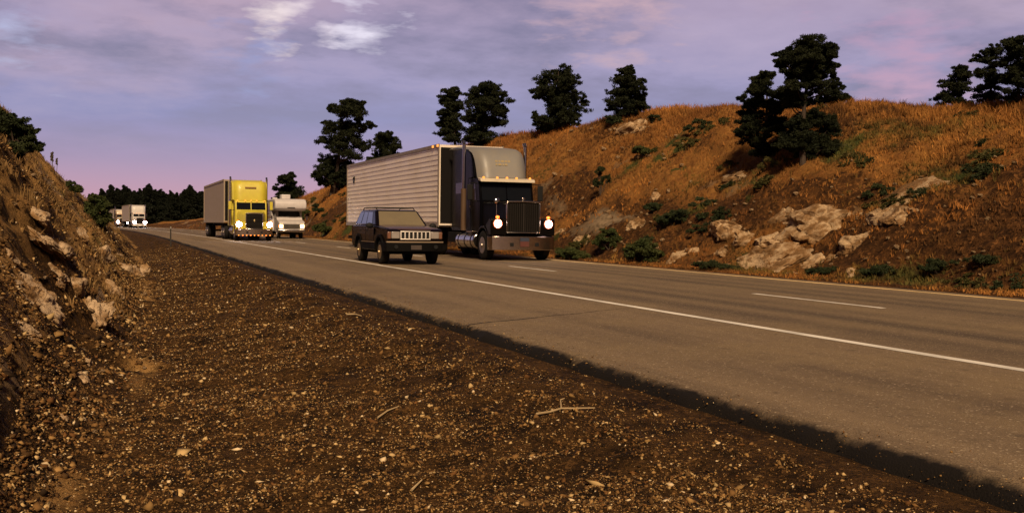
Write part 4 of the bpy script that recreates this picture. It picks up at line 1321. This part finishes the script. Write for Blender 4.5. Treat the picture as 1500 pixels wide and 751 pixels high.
M_yelpaint = paint('yellow_truck_paint', (.52, .44, .04), .42, 0, .1, dirt=.25, dirtcol=(.34, .19, .03))
M_yelside = M_yelpaint
M_tanskin = paint('beige_trailer_skin', (.36, .28, .20), .55, .1, dirt=.3, dirtcol=(.22, .17, .13))
YEL = dict(BLACK, fair_emblem=False, body=M_yelpaint, hood=M_yelpaint, fairing=M_yelpaint, grille=(.80, 1.80, .56), bumper=(.36, .74), bumper_lights=True, plate=False, cowl=(.85, 2.02), round=.28,
           grillemat=M_chrome, gt=.05, bars='h', badge=True, ornament=False, lampz=1.06, lampx=.98, lampr=.17, lampm=paint('bright_headlamp_on', (.9, .9, .9), .2, emit=(1, .86, .84), estr=30, dirt=0), turn_top=False,
           ws_top=2.55, ws_y=.97, cab_hw=1.03, visor=None, cab_back=2.15, sleeper_hw=1.16, sleeper_end=4.2,
           fair_prof=[(1.04, 2.66, 1.05), (1.06, 2.9, 1.08), (1.12, 3.3, 1.10), (1.20, 3.65, 1.10), (1.36, 3.9, 1.08), (1.75, 4.02, 1.08), (2.8, 4.08, 1.1), (4.1, 4.1, 1.12)],
           name_board=True, nb=(1.14, 3.52), stack_y=2.2, stack_top=4.25, trailer=(5.4, 21.6, 1.22, 4.2, 1.28, False), skin=M_tanskin, post=M_tanskin, hood_mirror=False, shield=M_chrome,
           mirror=M_yelpaint, tank=M_bumperchrome)
semi_truck('yellow semi truck with tall fairing and lit amber bumper lights beside white motorhome', (8.85, 69.0, 0), 0, YEL)

M_whpaint = paint('white_truck_paint', (.55, .51, .48), .45, 0, .1, dirt=.2)
WH = dict(YEL, wrap=.5, body=M_whpaint, hood=M_whpaint, fairing=M_whpaint, bumpermat=M_whpaint, bumper_lights=False, badge=False, name_board=False, lampm=M_lampfar, lampr=.27, lampx=.90, lampz=1.0, skin=paint('grey_trailer_skin', (.42, .35, .30), .5, dirt=.3), post=M_tanskin, mirror=M_black)
yw = 196.0
semi_truck('white tall-roofed semi truck with bright headlights in front of the far wood', (9.1 + float(off(yw)) + .1, yw, 0), -slope_of(yw) * 1.0, WH)
M_cream = paint('cream_truck_paint', (.55, .46, .34), .4, 0, .2, dirt=.2)
CR = dict(WH, body=paint('brown_truck_paint', (.14, .09, .06), .4, dirt=.2), hood=M_cream, fairing=M_cream, bumpermat=M_bumperchrome,
          fair_prof=[(1.04, 2.66, 1.0), (1.1, 2.9, 1.0), (1.25, 3.2, 1.0), (1.5, 3.45, 1.0), (2.2, 3.55, 1.0), (3.2, 3.6, 1.0), (4.1, 3.62, 1.0)], trailer=(5.4, 21.6, 1.22, 3.7, 1.2, False))
yc = 228.0
semi_truck('cream nosed semi truck farthest away, half hidden behind the green bush', (9.0 + float(off(yc)) + .0, yc, 0), -slope_of(yc), CR)

# ---- dark sport utility car
def suv(loc):
    root = empty('sport_utility_car', loc)
    M_body = paint('plum_car_paint', (.0035, .002, .003), .18, 0, 0, dirt=.15, dirtcol=(.006, .003, .003), spec=.16)
    M_clad = paint('grey_cladding', (.003, .0025, .0025), .6, dirt=.25, dirtcol=(.006, .004, .003), spec=.1)
    M_ws = paint('windshield_sheen', (.155, .125, .08), .08, 0, .2, dirt=.4, dirtcol=(.24, .19, .11), scale=1.5)  # beige reflection of sky and hill painted into the glass colour
    M_swin = paint('window_blue_sheen', (.05, .065, .10), .05, .3, .6, dirt=.1)  # bluish reflection put into the side glass colour
    hw = .87
    low = [(-.72, .46), (-.79, .62), (-.785, .98), (-.70, 1.045), (-.2, 1.085), (.62, 1.135), (3.56, 1.13), (3.62, .95), (3.60, .48), (3.14, .44)]
    low += arc(2.69, .38, .44, 8, 172, 10) + [(2.2, .40), (.46, .40)] + arc(0, .38, .44, 8, 172, 10) + [(-.46, .44)]
    bmb = MB().prism(low, -hw, hw)
    bmb.v = [(x * (.945 if y < -.5 else 1), y, z) for x, y, z in bmb.v]
    body = bmb.build('body', M_body, root, .10, 4)
    # hood with a raised centre
    hd = MB()
    rows = []
    for y, z in ((-.74, 1.02), (-.66, 1.06), (-.2, 1.098), (.2, 1.125), (.58, 1.15)):
        rows.append([(x, y + .05 * abs(x / .7) ** 2, z + .022 * (1 - abs(x / .74) ** 4)) for x in np.linspace(-.74, .74, 13)])
    hd.sheet(rows)
    hd.sheet([[(x, y, z - .05) for x, y, z in rows[0]], rows[0]]); hd.sheet([[r[0] for r in rows], [(r[0][0], r[0][1], r[0][2] - .05) for r in rows]]); hd.sheet([[(r[-1][0], r[-1][1], r[-1][2] - .05) for r in rows], [r[-1] for r in rows]])
    hd.build('hood', paint('hood_sky_sheen', (.11, .062, .055), .28, .45, .5, dirt=.2, dirtcol=(.12, .075, .05)), root)  # lighter than the body: reflected sky painted into the hood colour
    # greenhouse
    b0, b1, t0, t1 = .58, 3.58, 1.30, 3.30
    zb, zt = 1.115, 1.63
    wb, wt = .83, .665
    gh = MB().hexa([(-wb, b0, zb), (wb, b0, zb), (wb, b1, zb), (-wb, b1, zb), (-wt, t0, zt), (wt, t0, zt), (wt, t1, zt), (-wt, t1, zt)])
    roof = gh.build('roof', M_body, root, .085, 4)
    def lerp(a, b, t): return tuple(a[i] + (b[i] - a[i]) * t for i in range(3))
    def pane(name, q, mat, o, inset=(0, 1, 0, 1), t=.006, par=None):
        a, b, c, d = q           # bl, br, tr, tl
        def at(u, v): return Vector(lerp(lerp(a, b, u), lerp(d, c, u), v))
        u0, u1, v0, v1 = inset
        n = Vector(o).normalized() * t
        P = [at(u0, v0), at(u1, v0), at(u1, v1), at(u0, v1)]
        mb = MB().hexa([P[0] - n, P[1] - n, P[2] - n, P[3] - n, P[0] + n, P[1] + n, P[2] + n, P[3] + n])
        return mb.build(name, mat, par or root)
    fl = [(-wb, b0, zb), (wb, b0, zb), (wt, t0, zt), (-wt, t0, zt)]
    nf = Vector((0, -(zt - zb), (t0 - b0)))
    pane('windshield', fl, M_ws, nf, (.06, .94, .07, .90), .007, roof)
    for sx in (-1, 1):
        q = [(sx * wb, b0, zb), (sx * wb, b1, zb), (sx * wt, t1, zt), (sx * wt, t0, zt)]
        n = (sx * (zt - zb), 0, (wb - wt))
        for (ua, ub) in ((.17, .42), (.45, .67), (.71, .92)):
            pane('side_window', q, M_swin, n, (ua, ub, .16, .86), .007, roof)
        # doors
        for ya, yb in ((.72, 1.72), (1.75, 2.62)):
            s0, s1 = sorted((sx * hw, sx * (hw + .007)))
            poly = [(ya, .66), (ya, 1.07), (yb, 1.07), (yb, .92 if yb > 2 else .66), (yb - (.3 if yb > 2 else 0), .66)]
            d = MB().prism(poly, s0, s1).build('door', M_body, root, .006)
            MB().box(*sorted((sx * (hw + .008), sx * (hw + .03))), yb - .22, yb - .1, .97, 1.0).build('handle', M_black, d)
        c = MB().box(*sorted((sx * (hw + .002), sx * (hw + .03))), .50, 2.18, .42, .66); c.build('cladding', M_clad, root, .01)
        MB().box(*sorted((sx * (hw + .031), sx * (hw + .04))), .52, 2.16, .635, .658).build('gold_trim', paint('gold_strip', (.40, .28, .14), .35, .6), root)
        for yy in (0, 2.69):
            a = arc(yy, .38, .50, 5, 175, 12) + arc(yy, .38, .435, 175, 5, 12)
            MB().prism(a, *sorted((sx * (hw - .06), sx * (hw + .035)))).build('wheel_arch', M_clad, root, .01)
            wheel(root, sx * .745, yy, .365, .23, sx, paint('gold_rim', (.42, .30, .17), .35, .8, dirt=.4), .58)
        m = MB().ball((sx * (hw + .13), .72, 1.14), .12, .07, .085, 10, 6); m.box(*sorted((sx * (hw - .03), sx * (hw + .1))), .72, .78, 1.08, 1.12)
        m.build('mirror', M_black, root)
        lp = MB().box(*sorted((sx * .475, sx * .72)), -.822, -.77, .77, .97); lo = lp.build('headlight', M_clear, root, .015)
        MB().box(*sorted((sx * .725, sx * .828)), -.80, -.68, .76, .97).build('turn_signal', paint('amber_lens', (.17, .075, .045), .3, 0, .3, dirt=.3), root, .02)
        rl = MB().tube([(sx * .60, 1.42, 1.64), (sx * .60, 1.55, 1.70), (sx * .60, 3.1, 1.70), (sx * .60, 3.22, 1.64)], [.016] * 4, 8)
        rl.build('roof_rail', M_black, roof)
        MB().box(*sorted((sx * .70, sx * .86)), 3.60, 3.65, .80, 1.10).build('tail_light', M_red, root, .01)
    for yy in (1.75, 2.75): MB().box(-.60, .60, yy, yy + .05, 1.695, 1.72).build('rack_bar', M_black, roof)
    MB().cyl((.4, .7, 1.16), (.05, .92, 1.27), .009, .007, 6).cyl((-.35, .7, 1.16), (-.6, .95, 1.29), .009, .007, 6).build('wiper', M_black, root)
    # grille
    M_gfr = paint('grille_chrome', (.72, .66, .62), .3, .3, dirt=.15)
    g = MB()
    x0, x1, z0, z1 = -.46, .46, .735, .99
    g.box(x0, x1, -.835, -.77, z1 - .035, z1); g.box(x0, x1, -.835, -.77, z0, z0 + .035)
    for i in range(8):
        x = x0 + .02 + (x1 - x0 - .04) * i / 7
        g.box(x - .02, x + .02, -.833, -.77, z0 + .036, z1 - .036)
    go = g.build('grille', M_gfr, root, .012)
    MB().box(x0 + .01, x1 - .01, -.80, -.765, z0 + .037, z1 - .037).build('grille_slots', M_black, go)
    b = MB()
    prof = [(-.90, -.55), (-.86, -.78), (-.6, -.88), (0, -.91), (.6, -.88), (.86, -.78), (.90, -.55)]
    b.loft([[(x, y, .40), (x, y - .01, .63), (x, y + .1, .66), (x, y + .1, .40)] for x, y in prof])
    bo = b.build('bumper', M_clad, root, .02)
    t = MB().loft([[(x * 1.001, y - .018, .655), (x * 1.001, y - .018, .69), (x, y + .09, .69), (x, y + .09, .662)] for x, y in prof[1:-1]])
    t.build('bumper_trim', paint('tan_trim', (.30, .22, .15), .4, .3), bo)
    for sx in (-1, 1): MB().cyl((sx * .6, -.885, .53), (sx * .6, -.91, .53), .06, .06, 12).build('fog_lamp', M_black, bo)
    MB().box(-.16, .16, -.925, -.915, .45, .58).build('licence_plate', paint('dark_plate', (.05, .035, .03), .5), bo)
    MB().box(-.6, .6, -.3, 3.3, .30, .50).build('underbody', M_under, root)
    return tag(root, 'dark plum sport utility car with seven slot chrome grille beside the black semi truck', 'car')
suv((8.35, 29.6, 0))

# ---- white motorhome
def motorhome(loc):
    root = empty('motorhome', loc)
    M_w = paint('motorhome_white', (.52, .48, .48), .5, 0, 0, dirt=.2)
    M_v = paint('van_white', (.46, .42, .41), .45, 0, 0, dirt=.25)
    # house with over-cab bunk
    side = [(-.55, 2.25), (-.62, 2.45), (-.55, 2.80), (-.25, 3.0), (.2, 3.05), (6.0, 3.05), (6.05, .55), (1.55, .55), (1.5, 2.12), (-.2, 2.15)]
    MB().prism(side, -1.2, 1.2).build('house_body', M_w, root, .10, 3)
    MB().box(-1.205, 1.205, 1.9, 5.9, 1.55, 1.75).build('side_stripe', paint('tan_stripe', (.35, .25, .17), .5), root)
    for sx in (-1, 1):
        MB().box(*sorted((sx * 1.2, sx * 1.212)), 2.4, 3.6, 1.9, 2.5).build('house_window', M_glass, root)
        MB().box(*sorted((sx * 1.2, sx * 1.212)), .1, .8, 2.45, 2.8).build('bunk_window', M_glass, root)
    MB().box(-.45, .25, 1.2, 2.1, 3.05, 3.42).build('roof_air_conditioner', M_w, root, .06)
    MB().box(-.9, -.55, 2.6, 3.1, 3.05, 3.2).build('roof_vent', M_w, root, .03)
    MB().box(-.28, .3, -.64, -.6, 2.33, 2.39).build('dark_strip', M_black, root)
    # cab
    cab = [(-.95, .62), (-.98, 1.22), (-.90, 1.30), (.05, 1.46), (.52, 2.12), (1.5, 2.12), (1.5, .55), (.48, .5)] + arc(0, .36, .45, 12, 168, 9) + [(-.55, .5)]
    co_ = MB().prism(cab, -.98, .98).build('cab', M_v, root, .06, 3)
    n = Vector((0, -.66, .47)).normalized() * .006
    P = [Vector((-.86, .09, 1.50)), Vector((.86, .09, 1.50)), Vector((.80, .49, 2.08)), Vector((-.80, .49, 2.08))]
    MB().hexa([p - n for p in P] + [p + n for p in P]).build('windshield', M_glass, co_)
    MB().box(-.60, .60, -1.02, -.975, .78, 1.10).build('grille', M_black, root, .015)
    gb = MB()
    for i in range(4): gb.box(-.58, .58, -1.03, -1.021, .82 + .08 * i, .835 + .08 * i)
    gb.build('grille_bar', M_post, root)
    for sx in (-1, 1):
        lamp(root, 'headlight', sx * .80, -.98, .95, .11, .10, M_lampwarm, round_=False)
        MB().box(*sorted((sx * .93, sx * .985)), -.99, -.94, .86, 1.06).build('turn_signal', M_amber, root)
        m = MB().box(*sorted((sx * 1.28, sx * 1.42)), .16, .22, 1.45, 1.75); m.cyl((sx * .97, .35, 1.5), (sx * 1.3, .19, 1.58), .014, .014, 6); m.build('mirror', M_chrome, root)
        wheel(root, sx * .84, 0, .37, .24, sx, M_rim)
        wheel(root, sx * .88, 3.9, .37, .44, sx, M_rim, dual=True)
        q = MB().prism([(.42, 1.5), (.72, 2.0), (1.35, 2.0), (1.35, 1.5)], *sorted((sx * .98, sx * .987))); q.build('side_window', M_glass, co_)
    MB().box(-1.0, 1.0, -1.13, -.99, .52, .68).build('bumper', M_chrome, root, .03)
    MB().box(-.6, .6, -.5, 5.9, .32, .54).build('chassis', M_under, root)
    return tag(root, 'white motorhome with over-cab bunk following in the left lane behind the yellow truck', 'motorhome')
motorhome((13.0, 79.6, 0))

# ------------------------------------------------------------------ light and sky
SUN_EL, SUN_AZ = R(41), R(197)        # azimuth clockwise from +Y (the road's direction)
sd = Vector((math.sin(SUN_AZ) * math.cos(SUN_EL), math.cos(SUN_AZ) * math.cos(SUN_EL), math.sin(SUN_EL)))
sl = bpy.data.lights.new('sun', 'SUN')
sl.energy = 1.5; sl.angle = R(10); sl.color = (1.0, .74, .46)
so = bpy.data.objects.new('sun', sl); C.objects.link(so)
so.rotation_euler = (-sd).to_track_quat('-Z', 'Y').to_euler()
so.location = (0, -20, 30)

W = bpy.data.worlds.new('World'); SC.world = W; W.use_nodes = True
nt = W.node_tree; N = nt.nodes; L = nt.links
bg = N['Background']; bg.inputs['Strength'].default_value = .1
sky = N.new('ShaderNodeTexSky'); sky.sky_type = 'NISHITA'; sky.sun_disc = False
sky.sun_elevation = SUN_EL; sky.sun_rotation = SUN_AZ
tc = N.new('ShaderNodeTexCoord')
nrm = N.new('ShaderNodeVectorMath'); nrm.operation = 'NORMALIZE'; L.new(tc.outputs['Generated'], nrm.inputs[0])
sep = N.new('ShaderNodeSeparateXYZ'); L.new(nrm.outputs[0], sep.inputs[0])
def math_(op, a, b=None, clamp=False):
    n = N.new('ShaderNodeMath'); n.operation = op; n.use_clamp = clamp
    for i, v in enumerate((a, b)):
        if v is None: continue
        if isinstance(v, bpy.types.NodeSocket): L.new(v, n.inputs[i])
        else: n.inputs[i].default_value = v
    return n.outputs[0]
# cloud layer seen in perspective: direction divided by elevation
zz = math_('ADD', math_('MAXIMUM', sep.outputs[2], 0.0), .16)
cx = math_('DIVIDE', sep.outputs[0], zz); cyy = math_('DIVIDE', sep.outputs[1], zz)
cmb = N.new('ShaderNodeCombineXYZ'); L.new(cx, cmb.inputs[0]); L.new(cyy, cmb.inputs[1])
n_a = noise_tex(nt, cmb.outputs[0], .55, 7, .58)
n_b = noise_tex(nt, cmb.outputs[0], 1.5, 7, .6)
mpw = N.new('ShaderNodeMapping'); mpw.inputs['Location'].default_value = (3.1, 7.7, 0); L.new(cmb.outputs[0], mpw.inputs[0])
n_c = noise_tex(nt, mpw.outputs[0], .8, 6, .55)
EXPO = 1.7
K = 9.0 / 2 ** EXPO
def lin(r, g, b):
    f = lambda c: ((c / 255 + .055) / 1.055) ** 2.4 if c > 10 else c / 255 / 12.92
    return (f(r) * K * 1.03, f(g) * K * .95, f(b) * K * .96)
el = sep.outputs[2]
grad = N.new('ShaderNodeValToRGB'); cr_ = grad.color_ramp
cr_.elements[0].position = 0; cr_.elements[0].color = (*lin(200, 148, 172), 1)
cr_.elements[1].position = 1; cr_.elements[1].color = (*lin(70, 60, 70), 1)  # unseen overhead sky darkened to cut the fill light
for pos, c in ((.022, (192, 144, 174)), (.058, (158, 132, 176)), (.10, (134, 129, 180)), (.155, (160, 147, 183)), (.21, (168, 148, 174)), (.27, (120, 104, 128)), (.36, (84, 72, 86))):
    e = cr_.elements.new(pos); e.color = (*lin(*c), 1)
L.new(el, grad.inputs[0])
c = grad.outputs[0]
hi = math_('MULTIPLY', ramp(nt, el, .045, .15), ramp(nt, el, .26, .36, (1, 1, 1), (.25, .25, .25)))
c = mix_rgb(nt, c, lin(190, 160, 176), math_('MULTIPLY', ramp(nt, n_a, .50, .66), hi))
c = mix_rgb(nt, c, lin(122, 110, 142), math_('MULTIPLY', math_('MULTIPLY', ramp(nt, n_b, .45, .62), .95), hi))
c = mix_rgb(nt, c, lin(186, 168, 196), math_('MULTIPLY', math_('MULTIPLY', ramp(nt, n_b, .30, .46, (1, 1, 1), (0, 0, 0)), .55), hi))
c = mix_rgb(nt, c, lin(214, 186, 190), math_('MULTIPLY', math_('MULTIPLY', ramp(nt, n_c, .56, .72), .6), ramp(nt, el, .12, .22)))
# breaks in the cloud where the brighter sky shows
def breakat(px, py, size, col, seedloc):
    global c
    d = ray(px, py)
    dp = N.new('ShaderNodeVectorMath'); dp.operation = 'DISTANCE'; L.new(nrm.outputs[0], dp.inputs[0]); dp.inputs[1].default_value = [float(x) for x in d]
    mp = N.new('ShaderNodeMapping'); mp.inputs['Location'].default_value = seedloc; mp.inputs['Scale'].default_value = (1, 1, 3.4); L.new(nrm.outputs[0], mp.inputs[0])
    nn = noise_tex(nt, mp.outputs[0], 20, 5, .55)
    f = math_('SUBTRACT', math_('ADD', math_('DIVIDE', dp.outputs['Value'], -size), 1.0), math_('MULTIPLY', math_('SUBTRACT', .60, nn), 3.4))
    c = mix_rgb(nt, c, lin(*col), ramp(nt, f, .0, 1.0))
breakat(408, 30, .036, (250, 236, 230), (.3, .1, .2))
breakat(445, 14, .026, (236, 222, 226), (.3, .1, .2))
breakat(480, 40, .024, (236, 226, 236), (1.3, .4, .9))
breakat(528, 42, .040, (236, 232, 246), (1.3, .4, .9))
breakat(375, 85, .05, (146, 148, 196), (2.3, .4, .1))
breakat(20, 22, .06, (178, 180, 214), (2.0, 1.4, .5))
breakat(1330, 128, .12, (188, 150, 178), (5.0, 1.4, .5))
breakat(900, -10, .10, (205, 170, 176), (5.0, 2.4, 3.5))
c = mix_rgb(nt, c, sky.outputs[0], .06)
# unseen sky at the side and back dimmed to cut fill light and reflections
fx_ = math_('ADD', math_('MULTIPLY', sep.outputs[0], math.sin(R(24))), math_('MULTIPLY', sep.outputs[1], math.cos(R(24))))
c = mix_rgb(nt, c, ramp(nt, fx_, .30, .78, (.30, .27, .27), (1, 1, 1)), 1.0, 'MULTIPLY')
L.new(c, bg.inputs['Color'])

SC.view_settings.view_transform = 'Standard'
SC.view_settings.look = 'None'
SC.view_settings.exposure = EXPO
SC.view_settings.gamma = 1
SC.view_settings.use_curve_mapping = False
SC.cycles.use_denoising = True
SC.cycles.max_bounces = 6
